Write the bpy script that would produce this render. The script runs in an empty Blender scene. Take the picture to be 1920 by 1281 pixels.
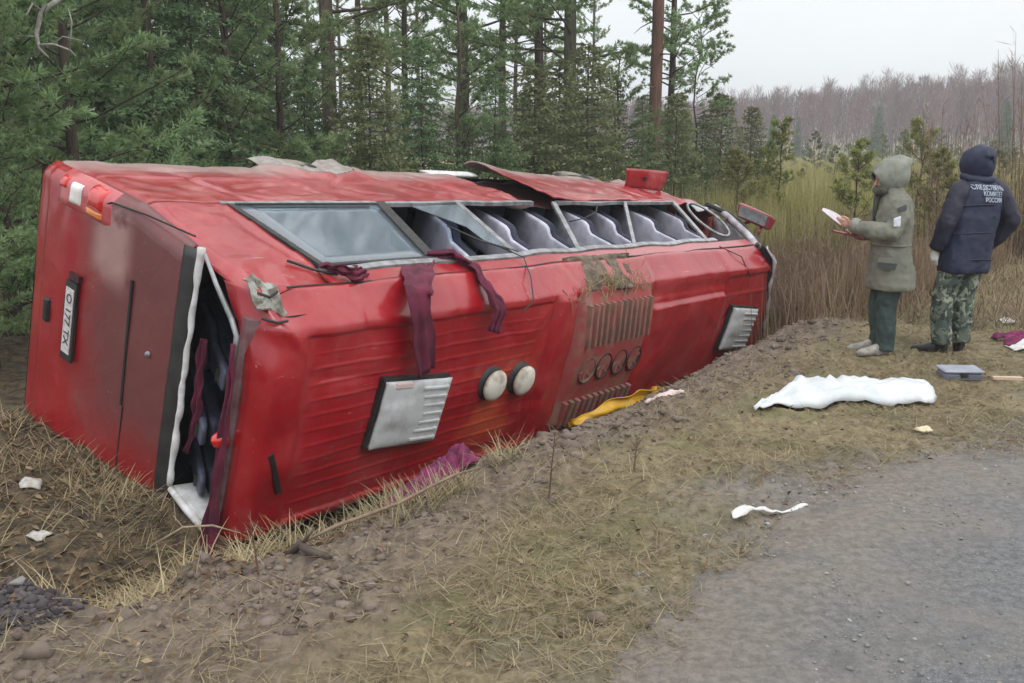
import bpy, bmesh, math, random
import numpy as np
from mathutils import Vector, Matrix
from mathutils.bvhtree import BVHTree

scene = bpy.context.scene
COL = scene.collection
R = math.radians
random.seed(7)
RNG = np.random.default_rng(7)

# ------------------------------------------------------------------ camera
cam_data = bpy.data.cameras.new('camera')
cam_data.sensor_width = 36.0
cam_data.lens = 33.22
cam_data.clip_start = 0.05
cam_data.clip_end = 1500.0
cam = bpy.data.objects.new('camera', cam_data)
cam.location = (0, 0, 1.6)
cam.rotation_euler = (R(90 - 11.466), 0, 0)
COL.objects.link(cam)
scene.camera = cam

# ------------------------------------------------------------------ overcast sky
world = bpy.data.worlds.new('World')
scene.world = world
world.use_nodes = True
nt = world.node_tree
nt.nodes.clear()
n_out = nt.nodes.new('ShaderNodeOutputWorld')
n_sky = nt.nodes.new('ShaderNodeTexSky')
n_sky.sky_type = 'NISHITA'
n_sky.sun_disc = False
n_sky.sun_elevation = R(38)
n_sky.sun_rotation = R(40)
n_sky.dust_density = 3.0
bg_sky = nt.nodes.new('ShaderNodeBackground'); bg_sky.inputs['Strength'].default_value = 0.05
nt.links.new(n_sky.outputs[0], bg_sky.inputs['Color'])
# cloud cover: pale, brighter towards the zenith as an overcast sky is, with soft structure
tc = nt.nodes.new('ShaderNodeTexCoord')
sep = nt.nodes.new('ShaderNodeSeparateXYZ'); nt.links.new(tc.outputs['Generated'], sep.inputs[0])
ramp = nt.nodes.new('ShaderNodeValToRGB')
ramp.color_ramp.elements[0].position = 0.0; ramp.color_ramp.elements[0].color = (0.50, 0.525, 0.54, 1)
ramp.color_ramp.elements[1].position = 1.0; ramp.color_ramp.elements[1].color = (1.0, 1.0, 1.0, 1)
e = ramp.color_ramp.elements.new(0.16); e.color = (0.50, 0.525, 0.54, 1)
nt.links.new(sep.outputs['Z'], ramp.inputs[0])
cn = nt.nodes.new('ShaderNodeTexNoise'); cn.inputs['Scale'].default_value = 2.2; cn.inputs['Detail'].default_value = 4
mp = nt.nodes.new('ShaderNodeMapping'); mp.inputs['Scale'].default_value = (1, 1, 3.0)
nt.links.new(tc.outputs['Generated'], mp.inputs[0]); nt.links.new(mp.outputs[0], cn.inputs['Vector'])
cr = nt.nodes.new('ShaderNodeMapRange'); cr.inputs[1].default_value = 0.3; cr.inputs[2].default_value = 0.7
cr.inputs[3].default_value = 0.97; cr.inputs[4].default_value = 1.03
nt.links.new(cn.outputs[0], cr.inputs[0])
mulc = nt.nodes.new('ShaderNodeMix'); mulc.data_type = 'RGBA'; mulc.blend_type = 'MULTIPLY'; mulc.inputs[0].default_value = 1
nt.links.new(ramp.outputs[0], mulc.inputs[6]); nt.links.new(cr.outputs[0], mulc.inputs[7])
bg_cloud = nt.nodes.new('ShaderNodeBackground'); bg_cloud.inputs['Strength'].default_value = 1.75
nt.links.new(mulc.outputs[2], bg_cloud.inputs['Color'])
mixw = nt.nodes.new('ShaderNodeMixShader'); mixw.inputs[0].default_value = 0.92
nt.links.new(bg_sky.outputs[0], mixw.inputs[1]); nt.links.new(bg_cloud.outputs[0], mixw.inputs[2])
nt.links.new(mixw.outputs[0], n_out.inputs['Surface'])

sun_data = bpy.data.lights.new('sun', 'SUN')
sun_data.energy = 0.7
sun_data.angle = R(25)
sun_data.color = (1.0, 0.97, 0.93)
sun = bpy.data.objects.new('sun', sun_data)
sun.rotation_euler = (R(50), 0, R(40))
COL.objects.link(sun)

scene.view_settings.view_transform = 'Standard'
scene.view_settings.look = 'None'
scene.view_settings.exposure = 0.32
scene.view_settings.gamma = 1.0
scene.view_settings.use_curve_mapping = False
scene.cycles.max_bounces = 5
scene.cycles.use_adaptive_sampling = True
scene.cycles.adaptive_threshold = 0.02
scene.cycles.transparent_max_bounces = 12
scene.cycles.sample_clamp_indirect = 6

# ------------------------------------------------------------------ helpers
def tag(o, label=None, cat=None, group=None, kind=None):
    if label: o['label'] = label
    if cat: o['category'] = cat
    if group: o['group'] = group
    if kind: o['kind'] = kind
    return o

def empty(name, loc=(0, 0, 0), rot=(0, 0, 0), parent=None):
    o = bpy.data.objects.new(name, None)
    o.empty_display_size = 0.2
    o.location = loc; o.rotation_euler = rot
    COL.objects.link(o)
    if parent: o.parent = parent
    return o

def raw_mesh(name, V, F, quads=None):
    """V (n,3) array, F array (m,k) of one face size or list of tuples"""
    me = bpy.data.meshes.new(name)
    V = np.asarray(V, np.float32)
    if isinstance(F, np.ndarray):
        m, k = F.shape
        me.vertices.add(len(V)); me.vertices.foreach_set('co', V.ravel())
        me.loops.add(m * k); me.loops.foreach_set('vertex_index', F.astype(np.int32).ravel())
        me.polygons.add(m)
        me.polygons.foreach_set('loop_start', np.arange(0, m * k, k, dtype=np.int32))
        me.update(calc_edges=True)
    else:
        me.from_pydata([tuple(map(float, v)) for v in V], [], [tuple(f) for f in F])
    me.validate()
    return me

def link(name, me, mat=None, parent=None, smooth=False):
    if mat is not None and not len(me.materials):
        for m in (mat if isinstance(mat, (list, tuple)) else [mat]): me.materials.append(m)
    if smooth:
        me.polygons.foreach_set('use_smooth', np.ones(len(me.polygons), bool))
    o = bpy.data.objects.new(name, me)
    COL.objects.link(o)
    if parent: o.parent = parent
    return o

def copy_tree(o, parent=None):
    c = o.copy(); COL.objects.link(c)
    if parent is not None: c.parent = parent
    for ch in list(o.children): copy_tree(ch, c)
    return c

def fattr(me, name, arr):
    a = me.attributes.new(name, 'FLOAT', 'POINT')
    a.data.foreach_set('value', np.asarray(arr, np.float32))

class MB:
    """collects shapes and links them as one mesh object"""
    def __init__(s): s.V = []; s.F = []
    def add(s, V, F):
        b = len(s.V); s.V += [tuple(v) for v in V]; s.F += [tuple(i + b for i in f) for f in F]; return s
    def box(s, c, d, M=None):
        x, y, z = [q / 2 for q in d]
        V = [Vector((sx * x, sy * y, sz * z)) for sx in (-1, 1) for sy in (-1, 1) for sz in (-1, 1)]
        if M is not None: V = [M @ v for v in V]
        V = [v + Vector(c) for v in V]
        return s.add(V, [(0, 1, 3, 2), (4, 6, 7, 5), (0, 4, 5, 1), (2, 3, 7, 6), (0, 2, 6, 4), (1, 5, 7, 3)])
    def hexa(s, a, b):
        """two quads of 4 points joined to a solid"""
        return s.add(list(a) + list(b), [(3, 2, 1, 0), (4, 5, 6, 7), (0, 1, 5, 4), (1, 2, 6, 5), (2, 3, 7, 6), (3, 0, 4, 7)])
    def grid(s, f, nu, nv):
        V = [f(i / (nu - 1), j / (nv - 1)) for i in range(nu) for j in range(nv)]
        F = [(i * nv + j, (i + 1) * nv + j, (i + 1) * nv + j + 1, i * nv + j + 1) for i in range(nu - 1) for j in range(nv - 1)]
        return s.add(V, F)
    def tube(s, pts, r, n=8, caps=True, flat=1.0):
        pts = [Vector(p) for p in pts]
        rs = r if isinstance(r, (list, tuple)) else [r] * len(pts)
        V = []; ref = None
        for i, p in enumerate(pts):
            t = (pts[min(i + 1, len(pts) - 1)] - pts[max(i - 1, 0)])
            t = t.normalized() if t.length > 1e-9 else Vector((0, 0, 1))
            if ref is None: ref = Vector((0, 0, 1)) if abs(t.z) < .9 else Vector((1, 0, 0))
            a = (ref - t * ref.dot(t)).normalized(); b = t.cross(a); ref = a
            for k in range(n):
                an = 2 * math.pi * k / n
                V.append(p + (a * math.cos(an) + b * math.sin(an) * flat) * rs[i])
        F = [(i * n + k, i * n + (k + 1) % n, (i + 1) * n + (k + 1) % n, (i + 1) * n + k) for i in range(len(pts) - 1) for k in range(n)]
        if caps:
            F.append(tuple(range(n - 1, -1, -1))); F.append(tuple((len(pts) - 1) * n + k for k in range(n)))
        return s.add(V, F)
    def lathe(s, prof, c=(0, 0, 0), M=None, n=20):
        """prof [(r,h)] about local z"""
        V = []
        for r, h in prof:
            for k in range(n):
                v = Vector((r * math.cos(2 * math.pi * k / n), r * math.sin(2 * math.pi * k / n), h))
                if M is not None: v = M @ v
                V.append(v + Vector(c))
        F = [(i * n + k, i * n + (k + 1) % n, (i + 1) * n + (k + 1) % n, (i + 1) * n + k) for i in range(len(prof) - 1) for k in range(n)]
        return s.add(V, F)
    def ring(s, c, rx, ry=None): pass
    def build(s, name, mat, parent=None, smooth=False):
        me = raw_mesh(name, s.V, s.F)
        bm = bmesh.new(); bm.from_mesh(me); bmesh.ops.recalc_face_normals(bm, faces=bm.faces); bm.to_mesh(me); bm.free()
        return link(name, me, mat, parent, smooth)

def solid(o, t, off=-1):
    m = o.modifiers.new('thickness', 'SOLIDIFY'); m.thickness = t; m.offset = off
    return o

def bake(o):
    """apply modifiers into the mesh data"""
    dg = bpy.context.evaluated_depsgraph_get(); dg.update()
    me = bpy.data.meshes.new_from_object(o.evaluated_get(dg))
    o.modifiers.clear(); o.data = me
    return o

# ---- value noise in numpy
def _hash(ix, iy, seed):
    h = (ix.astype(np.int64) * 374761393 + iy.astype(np.int64) * 668265263 + seed * 974634777) & 0xFFFFFFFF
    h = ((h ^ (h >> 13)) * 1274126177) & 0xFFFFFFFF
    return ((h ^ (h >> 16)) & 0xFFFF) / 65535.0
def vnoise(x, y, seed=0):
    x = np.asarray(x, float); y = np.asarray(y, float)
    ix = np.floor(x); iy = np.floor(y); fx = x - ix; fy = y - iy
    fx = fx * fx * (3 - 2 * fx); fy = fy * fy * (3 - 2 * fy)
    a = _hash(ix, iy, seed); b = _hash(ix + 1, iy, seed); c = _hash(ix, iy + 1, seed); d = _hash(ix + 1, iy + 1, seed)
    return (a * (1 - fx) + b * fx) * (1 - fy) + (c * (1 - fx) + d * fx) * fy
def fbm(x, y, seed=0, octv=4, gain=.5):
    s = 0; a = 1; t = 0
    for i in range(octv):
        s = s + a * vnoise(x * 2 ** i + 17.3 * i, y * 2 ** i - 9.1 * i, seed + i); t += a; a *= gain
    return s / t
def sstep(a, b, x):
    t = np.clip((np.asarray(x, float) - a) / (b - a), 0, 1); return t * t * (3 - 2 * t)

# ------------------------------------------------------------------ materials
class NT:
    def __init__(s, name):
        s.m = bpy.data.materials.new(name); s.m.use_nodes = True
        s.t = s.m.node_tree; s.b = s.t.nodes['Principled BSDF']; s.tc = None
    def n(s, typ, **kw):
        nd = s.t.nodes.new(typ)
        for k, v in kw.items(): setattr(nd, k, v)
        return nd
    def l(s, a, b): s.t.links.new(a, b)
    def coord(s, kind='Object'):
        if s.tc is None: s.tc = s.n('ShaderNodeTexCoord')
        return s.tc.outputs[kind]
    def noise(s, scale, detail=5, rough=.55, vec=None, stretch=None, kind='Object', dist=0):
        nd = s.n('ShaderNodeTexNoise'); nd.inputs['Scale'].default_value = scale; nd.inputs['Detail'].default_value = detail
        nd.inputs['Roughness'].default_value = rough; nd.inputs['Distortion'].default_value = dist
        v = vec if vec is not None else s.coord(kind)
        if stretch:
            m = s.n('ShaderNodeMapping'); m.inputs['Scale'].default_value = stretch; s.l(v, m.inputs[0]); v = m.outputs[0]
        s.l(v, nd.inputs['Vector']); return nd.outputs[0]
    def rng(s, v, a, b, c=0, d=1):
        m = s.n('ShaderNodeMapRange', interpolation_type='SMOOTHSTEP'); s.l(v, m.inputs[0])
        for i, q in enumerate((a, b, c, d)): m.inputs[1 + i].default_value = q
        return m.outputs[0]
    def math(s, op, a, b=None):
        m = s.n('ShaderNodeMath', operation=op)
        for i, q in enumerate((a, b)):
            if q is None: continue
            if isinstance(q, (int, float)): m.inputs[i].default_value = q
            else: s.l(q, m.inputs[i])
        return m.outputs[0]
    def mix(s, f, a, b, mode='MIX'):
        m = s.n('ShaderNodeMix', data_type='RGBA', blend_type=mode)
        for i, q in ((0, f), (6, a), (7, b)):
            if isinstance(q, (int, float)): m.inputs[i].default_value = q
            elif isinstance(q, tuple): m.inputs[i].default_value = (*q[:3], 1)
            else: s.l(q, m.inputs[i])
        return m.outputs[2]
    def attr(s, name):
        a = s.n('ShaderNodeAttribute', attribute_name=name); return a.outputs['Fac']
    def bump(s, h, strength=.3, dist=.01, prev=None):
        b = s.n('ShaderNodeBump'); b.inputs['Strength'].default_value = strength; b.inputs['Distance'].default_value = dist
        s.l(h, b.inputs['Height'])
        if prev is not None: s.l(prev, b.inputs['Normal'])
        return b.outputs[0]
    def fin(s, color=None, rough=None, normal=None, **kw):
        for k, q in (('Base Color', color), ('Roughness', rough), ('Normal', normal)):
            if q is None: continue
            if isinstance(q, (int, float)): s.b.inputs[k].default_value = q
            elif isinstance(q, tuple): s.b.inputs[k].default_value = (*q[:3], 1)
            else: s.l(q, s.b.inputs[k])
        for k, v in kw.items(): s.b.inputs[k.replace('_', ' ')].default_value = v
        return s.m

def M(name, c1, c2=None, scale=6, rough=.7, lo=.35, hi=.65, bump=0, bscale=40, bdist=.01, stretch=None, **kw):
    t = NT(name)
    col = c1
    if c2 is not None:
        col = t.mix(t.rng(t.noise(scale, stretch=stretch), lo, hi), c1, c2)
    nrm = t.bump(t.noise(bscale, stretch=stretch), bump, bdist) if bump else None
    return t.fin(col, rough, nrm, **kw)
# ------------------------------------------------------------------ the lie of the land
# l runs along the wreck (rear -> front), n across it (towards the road)
LX, LY = .6028, .7979
def ln(x, y): return LX * x + LY * y, LY * x - LX * y
def xy(l, n): return LX * l + LY * n, LY * l - LX * n
PN = [-200, -30, -14, -9.0, -7.5, -6.9, -6.4, -5.6, -5.0, -4.55, -4.35, -3.95, -3.6, -3.25, -2.95, -2.6, 40]
PZ = [-.4, -.45, -.35, -.22, -.26, -.30, -.34, -.46, -.55, -.76, -.79, -.60, -.40, -.20, -.07, -.02, 0]
PZB = [-.4, -.45, -.35, -.25, -.32, -.40, -.55, -.80, -.88, -.90, -.84, -.62, -.40, -.20, -.07, -.02, 0]
MOUNDS = [(8.7, -3.3, .5, .12), (9.6, -3.9, .6, .14), (7.5, -3.1, .4, .07), (10.6, -3.4, .9, .06), (1.42, -3.55, .34, .34), (2.3, -3.5, .16, .15), (12, -2.6, 1.0, .10)]
def nroad(l, n):
    """distance across measured from the wandering road edge (edge at -1.34)"""
    return n - np.interp(l, [-2, 2.3, 4.4, 5.2, 5.9, 8, 12, 30], [0, 0, -.14, .2, .62, 1.15, 1.7, 2.2])
def ground_z(x, y):
    x = np.asarray(x, float); y = np.asarray(y, float)
    l, n = ln(x, y)
    nn = n + .22 * (fbm(x * 1.3, y * 1.3, 3) - .5) * sstep(-1.5, -3, n) * sstep(-8, -4, n)
    kb = sstep(3.15, 3.45, l) * sstep(13, 11, l)
    z = np.interp(nn, PN, PZ) * (1 - kb) + np.interp(nn, PN, PZB) * kb
    # past the wreck the ditch grows shallow
    z = z * (1 - .35 * sstep(13, 20, l))
    for ml, mn, r, h in MOUNDS:
        z = z + h * np.exp(-((l - ml) ** 2 + (n - mn) ** 2) / (r * r))
    near = np.exp(-((x) ** 2 + (y - 5) ** 2) / 160.0)
    nr = nroad(l, n); vg = sstep(-.95, -1.5, nr)            # off the road
    z = z + (fbm(x * 2.2, y * 2.2, 11, 4) - .5) * .11 * vg
    z = z + (fbm(x * 9, y * 9, 21, 4, .6) - .5) * .065 * vg * near
    clod = np.maximum(vnoise(x * 15, y * 15, 31) - .58, 0) * .11
    z = z + clod * near * vg * (.35 + .65 * sstep(.45, .6, fbm(x * 1.1, y * 1.1, 41)))
    z = z - .035 * sstep(-1.6, -1.0, nr)
    # far rise
    rise = np.maximum(y - 70, 0)
    z = z + rise * .012 + np.maximum(rise, 0) * np.maximum(x, 0) * .0001
    return z

def axis(lo, hi, step, far, g=1.16):
    core = list(np.arange(lo, hi, step)); a = []; d = step; p = hi
    while p < far: a.append(p); d *= g; p += d
    b = []; d = step; p = lo
    while p > -far:
        d *= g; p -= d; b.append(p)
    return np.array(b[::-1] + core + a)
gx = axis(-4.6, 5.6, .032, 420); gy = axis(2.0, 9.0, .032, 620)
gy = gy[gy > -60]
GX, GY = np.meshgrid(gx, gy)
gxf, gyf = GX.ravel(), GY.ravel()
gzf = ground_z(gxf, gyf)
nx_, ny_ = len(gx), len(gy)
idx = np.arange(nx_ * ny_).reshape(ny_, nx_)
GF = np.stack([idx[:-1, :-1].ravel(), idx[:-1, 1:].ravel(), idx[1:, 1:].ravel(), idx[1:, :-1].ravel()], 1)
gme = raw_mesh('ground', np.stack([gxf, gyf, gzf], 1), GF)
gl, gn = ln(gxf, gyf)
f1 = fbm(gxf * .9, gyf * .9, 51, 5); f2 = fbm(gxf * 3, gyf * 3, 61, 4)
# bare turned soil in a band along the wreck, straw and dead grass nearer the road, litter in the ditch
def soil_mask(l, n, f):
    o_ = np.interp(l, [2.6, 4.6], [0, .42]); band = sstep(-2.0, -2.55, n + o_ + .9 * (f - .5)) * sstep(-4.6, -3.9, n)
    return np.clip(band + .8 * sstep(6.6, 8, l) * sstep(-2.4, -3.0, n + .8 * (f - .5)) * sstep(-6, -4, n), 0, 1)
def litter_mask(l, n): return sstep(-3.3, -3.7, n)
fattr(gme, 'soil', soil_mask(gl, gn, f1))
fattr(gme, 'litter', litter_mask(gl, gn))
fattr(gme, 'gravel', sstep(-1.95, -1.25, nroad(gl, gn) + 1.1 * (f1 - .5) + .5 * (f2 - .5)) * sstep(12, 6, gl))
fattr(gme, 'field', sstep(9.5, 13, gl) * sstep(-1.0, -3.5, gn) + sstep(14, 18, gl))

t = NT('ground_soil_and_straw')
n1 = t.noise(2.2, 6); n2 = t.noise(14, 8, .7); n3 = t.noise(60, 6, .7); n4 = t.noise(17, 7, .7, stretch=(1, .45, 1)); n5 = t.noise(7, 6, .7)
grass_c = t.mix(t.rng(n2, .35, .65), (.125, .098, .05), (.255, .205, .115))
grass_c = t.mix(t.math('MULTIPLY', t.rng(n1, .48, .62), .65), grass_c, (.13, .125, .052))
soil_c = t.mix(t.rng(n4, .35, .65), (.092, .068, .048), (.205, .160, .120))
soil_c = t.mix(t.rng(n3, .55, .75), soil_c, (.28, .235, .19))
lit_c = t.mix(t.rng(n2, .38, .62), (.040, .030, .020), (.135, .098, .055))
lit_c = t.mix(t.rng(n3, .6, .72), lit_c, (.21, .165, .105))
grav_c = t.mix(t.rng(n2, .35, .65), (.125, .11, .095), (.215, .195, .17))
fld_c = t.mix(t.rng(n1, .35, .65), (.19, .165, .06), (.30, .26, .105))
n7 = t.noise(30, 6, .7, stretch=(1, .6, 1))
grass_c = t.mix(t.math('MULTIPLY', t.rng(n7, .55, .68), .75), grass_c, (.055, .042, .026))
grass_c = t.mix(t.math('MULTIPLY', t.rng(n7, .42, .34), .55), grass_c, (.34, .29, .19))
grass_c = t.mix(t.math('MULTIPLY', t.rng(n5, .56, .70), .8), grass_c, (.060, .046, .028))
soil_c = t.mix(t.math('MULTIPLY', t.rng(n5, .58, .70), .8), soil_c, (.058, .044, .036))
c = t.mix(t.attr('soil'), grass_c, soil_c)
c = t.mix(t.attr('gravel'), c, grav_c)
c = t.mix(t.attr('litter'), c, lit_c)
c = t.mix(t.attr('field'), c, fld_c)
nb = t.bump(n3, .55, .012, t.bump(n2, .6, .03))
ground_mat = t.fin(c, .88, nb)
ground = link('ground', gme, ground_mat, None, True)
tag(ground, 'bumpy verge of soil and dead grass falling into a ditch', kind='structure')

# road: worn grey asphalt, its edge ragged and sunk into the verge
rl = np.concatenate([np.arange(-2, 9, .04), 9 * 1.06 ** np.arange(0, 62)])
rn = np.concatenate([np.arange(-2.0, 1.7, .035), np.array([2, 2.6, 3.4, 4.5, 6.5, 9])])
RL, RN = np.meshgrid(rl, rn)
RLf, RNf = RL.ravel(), RN.ravel()
rx, ry = xy(RLf, RNf)
edge = nroad(RLf, RNf) + .55 * (fbm(rx * 1.5, ry * 1.5, 71, 5) - .5) + .25 * (fbm(rx * 6, ry * 6, 75, 3) - .5)
rz = -.075 + .082 * sstep(-1.75, -1.05, edge) + (fbm(rx * 11, ry * 11, 81, 4, .6) - .5) * .010 + (fbm(rx * 1.5, ry * 1.5, 91) - .5) * .02
rz = rz + np.where(ry > 70, (ry - 70) * .012 + np.maximum(ry - 70, 0) * np.maximum(rx, 0) * .0001, 0)
ri = np.arange(len(RLf)).reshape(RL.shape)
RF = np.stack([ri[:-1, :-1].ravel(), ri[1:, :-1].ravel(), ri[1:, 1:].ravel(), ri[:-1, 1:].ravel()], 1)
rme = raw_mesh('road', np.stack([rx, ry, rz], 1), RF)
fattr(rme, 'edge', sstep(-1.3, -.35, edge))
t = NT('worn_grey_asphalt')
n1 = t.noise(1.6, 6); n2 = t.noise(26, 8, .75); n3 = t.noise(150, 4, .7)
vor = t.n('ShaderNodeTexVoronoi'); vor.inputs['Scale'].default_value = 70; t.l(t.coord(), vor.inputs['Vector'])
c = t.mix(t.rng(n2, .33, .66), (.066, .068, .072), (.150, .153, .160))
c = t.mix(t.rng(vor.outputs['Distance'], .0, .35), (.25, .25, .26), c)
c = t.mix(t.math('MULTIPLY', t.rng(n1, .45, .65), .55), c, (.18, .16, .135))
dirt = t.mix(t.rng(n2, .35, .65), (.115, .098, .080), (.200, .175, .148))
c = t.mix(t.attr('edge'), dirt, c)
n6 = t.noise(2.6, 6, .65)
c = t.mix(t.math('MULTIPLY', t.rng(n6, .52, .62), .45), c, (.060, .060, .062))
road_mat = t.fin(c, t.rng(n6, .45, .62, .72, .40), t.bump(vor.outputs['Distance'], .35, .008, t.bump(n2, .5, .012)))
road = link('road', rme, road_mat, None, True)
tag(road, 'worn grey asphalt road edge strewn with grit', kind='structure')
def top_z(x, y):
    return ground_z(x, y)
# ------------------------------------------------------------------ paint and trim materials
def paint(name, dust=.5, film=None):
    t = NT(name)
    n1 = t.noise(2.3, 6); n2 = t.noise(11, 7, .65); n3 = t.noise(70, 5, .7)
    c = t.mix(t.rng(n1, .3, .7), (.29, .005, .011), (.37, .009, .018))
    d = t.math('MULTIPLY', t.rng(t.math('ADD', t.math('MULTIPLY', n1, .6), t.math('MULTIPLY', n2, .4)), .46, .66), dust)
    c = t.mix(d, c, (.42, .17, .15))
    # scratches down to primer
    s = t.noise(3.0, 8, .7, stretch=(.6, 9, 9))
    c = t.mix(t.math('MULTIPLY', t.rng(s, .66, .70), .35), c, (.62, .30, .28))
    c = t.mix(t.math('MULTIPLY', t.rng(n3, .63, .72), .25), c, (.10, .06, .05))
    r = t.math('ADD', t.math('MULTIPLY', d, .35), .30)
    return t, c, r, n1, n2, n3
def finish(t, c, r, n1, n2):
    n7 = t.noise(4.5, 3, .5, dist=1.2); n8 = t.noise(1.3, 7, .75, stretch=(.5, 2.2, 2.2))
    c = t.mix(t.math('MULTIPLY', t.rng(n8, .57, .70), .55), c, (.15, .055, .045))
    s2 = t.noise(2.0, 9, .75, stretch=(1.1, 14, 14)); c = t.mix(t.math('MULTIPLY', t.rng(s2, .64, .67), .5), c, (.66, .36, .33))
    vo = t.n('ShaderNodeTexVoronoi'); vo.inputs['Scale'].default_value = 4.2; vo.feature = 'F1'
    mpv = t.n('ShaderNodeMapping'); mpv.inputs['Scale'].default_value = (.55, 1, 1); t.l(t.coord(), mpv.inputs[0]); t.l(mpv.outputs[0], vo.inputs['Vector'])
    cm = t.math('MULTIPLY', vo.outputs['Distance'], t.rng(n7, .45, .62))
    s3 = t.noise(6, 10, .8, stretch=(.7, 1.6, 1.6)); c = t.mix(t.math('MULTIPLY', t.rng(s3, .635, .648), .7), c, (.50, .30, .28))
    s4 = t.noise(9, 10, .8); c = t.mix(t.math('MULTIPLY', t.rng(s4, .64, .66), .75), c, (.09, .05, .04))
    nb = t.bump(cm, .05, .05); nb = t.bump(n7, .0, .03, t.bump(n1, .04, .05, t.bump(n2, .02, .01, nb)))
    return t.fin(c, r, nb, Coat_Weight=.45, Coat_Roughness=.10)
t, c, r, n1, n2, n3 = paint('red_paint', .30); RED = finish(t, c, r, n1, n2)

# roof paint: mud splashed round the air conditioner, orange scuffs
t, c, r, n1, n2, n3 = paint('red_roof_paint', .16)
sepn = t.n('ShaderNodeSeparateXYZ'); t.l(t.coord(), sepn.inputs[0])
def gauss1(v, c0, w0): return t.rng(t.math('ABSOLUTE', t.math('SUBTRACT', v, c0)), w0, w0 * .35, 0, 1)
mud = t.math('MULTIPLY', gauss1(sepn.outputs[0], 3.7, .95), t.rng(n2, .35, .6))
c = t.mix(t.math('MULTIPLY', mud, .22), c, (.30, .13, .09))
low = t.math('MULTIPLY', t.rng(sepn.outputs[2], -.15, -.75), t.rng(n2, .4, .62))
c = t.mix(t.math('MULTIPLY', low, .25), c, (.12, .055, .04))
org = t.math('MULTIPLY', t.math('MULTIPLY', gauss1(sepn.outputs[0], 2.3, .55), gauss1(sepn.outputs[2], -.1, .55)), t.rng(n1, .42, .6))
c = t.mix(t.math('MULTIPLY', org, .5), c, (.50, .10, .02))
REDROOF = finish(t, c, r, n1, n2)

# tail: red under a grey brown dirt film
t, c, r, n1, n2, n3 = paint('red_tail_paint_with_dirt_and_sky_sheen', .12)
sepn = t.n('ShaderNodeSeparateXYZ'); t.l(t.coord(), sepn.inputs[0])
v = t.math('MULTIPLY', sepn.outputs[1], -1); w = sepn.outputs[2]
film = t.rng(t.math('ADD', v, t.math('MULTIPLY', t.math('SUBTRACT', n1, .5), .7)), .42, 1.05)
film = t.math('MULTIPLY', film, t.rng(t.math('ADD', t.math('SUBTRACT', w, t.math('MULTIPLY', v, .0)), t.math('MULTIPLY', t.math('SUBTRACT', n1, .5), .5)), -.85, -.25))
clean = t.rng(t.math('ADD', t.math('MULTIPLY', n1, .4), t.math('MULTIPLY', w, .0)), .34, .36)
c = t.mix(t.math('MULTIPLY', film, .74), c, (.075, .036, .036))
c = t.mix(t.math('MULTIPLY', t.math('MULTIPLY', gauss1(v, .95, .28), gauss1(w, .68, .34)), t.rng(n1, .40, .52)), c, (.36, .20, .19))  # pale sky reflection painted into the tail colour
r = t.math('ADD', t.math('MULTIPLY', film, .25), r)
REDTAIL = finish(t, c, r, n1, n2)

# upper flank with a film of grey road dust near the wheels
t, c, r, n1, n2, n3 = paint('red_flank_paint', .62)
sepn = t.n('ShaderNodeSeparateXYZ'); t.l(t.coord(), sepn.inputs[0])
v = t.math('MULTIPLY', sepn.outputs[1], -1)
dst = t.rng(t.math('ADD', v, t.math('MULTIPLY', t.math('SUBTRACT', n2, .5), .35)), .55, .10)
c = t.mix(t.math('MULTIPLY', dst, .85), c, (.33, .27, .25))
r = t.math('ADD', t.math('MULTIPLY', dst, .3), r)
REDSIDE = finish(t, c, r, n1, n2)

DARKRED = M('shadow_side_of_sheet_metal', (.055, .006, .010), (.03, .008, .008), 8, .6)  # red sheet metal with shade put into its colour
SEAM = M('black_joint_sealant', (.012, .010, .010), None, rough=.7)
RUBBER = M('black_rubber', (.022, .022, .024), (.045, .042, .04), 14, .65, bump=.2)
TYRE = M('muddy_tyre_rubber', (.03, .03, .03), (.26, .23, .19), 7, .85, bump=.4, bscale=30)
STEEL = M('dull_grey_steel', (.36, .37, .38), (.22, .22, .22), 9, .42, metallic=0.0) if False else M('dull_grey_steel', (.38, .39, .41), (.20, .20, .20), 9, .42, Metallic=.35)
PALE = M('pale_grey_plastic', (.52, .54, .55), (.42, .43, .43), 14, .55, lo=.40, hi=.7, bump=.12, bscale=14)
WHITEP = M('yellowed_white_plastic', (.66, .64, .56), (.38, .34, .27), 11, .55, lo=.42, hi=.66)
WHITE = M('white_trim', (.74, .75, .77), (.55, .54, .52), 12, .6)
LINER = M('dark_cabin_lining', (.025, .025, .032), (.04, .04, .05), 4, .9)
SEATBLUE = M('dark_blue_seat_cloth', (.016, .020, .040), (.03, .035, .06), 30, .85, bump=.2, bscale=80)
SEATMID = M('slate_blue_seat_shell', (.095, .105, .155), (.05, .055, .085), 5, .5)
SEATGREY = M('lavender_grey_seat_shell', (.58, .58, .68), (.36, .36, .45), 5, .5, lo=.4, hi=.7)
MAROON = M('maroon_curtain_cloth', (.135, .012, .040), (.075, .008, .026), 10, .85, bump=.25, bscale=50)
PURPLE = M('purple_red_cloth', (.22, .02, .095), (.10, .012, .045), 18, .85, bump=.3, bscale=40)
MUD = M('drying_mud', (.19, .145, .11), (.09, .07, .05), 12, .95, bump=.8, bscale=30, bdist=.02)
MUDPINK = M('mud_smeared_red_plastic', (.30, .045, .045), (.24, .12, .09), 5, .7, lo=.4, hi=.62, bump=.3, bscale=25)
MUDFIN = M('mud_caked_louvre', (.30, .13, .105), (.19, .115, .085), 9, .85, bump=.4, bscale=30)
LENSW = M('clear_lamp_lens', (.75, .72, .70), None, rough=.15, Coat_Weight=.8)
LENSR = M('red_lamp_lens', (.62, .008, .006), (.5, .01, .01), 20, .15, Coat_Weight=.9)
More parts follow.
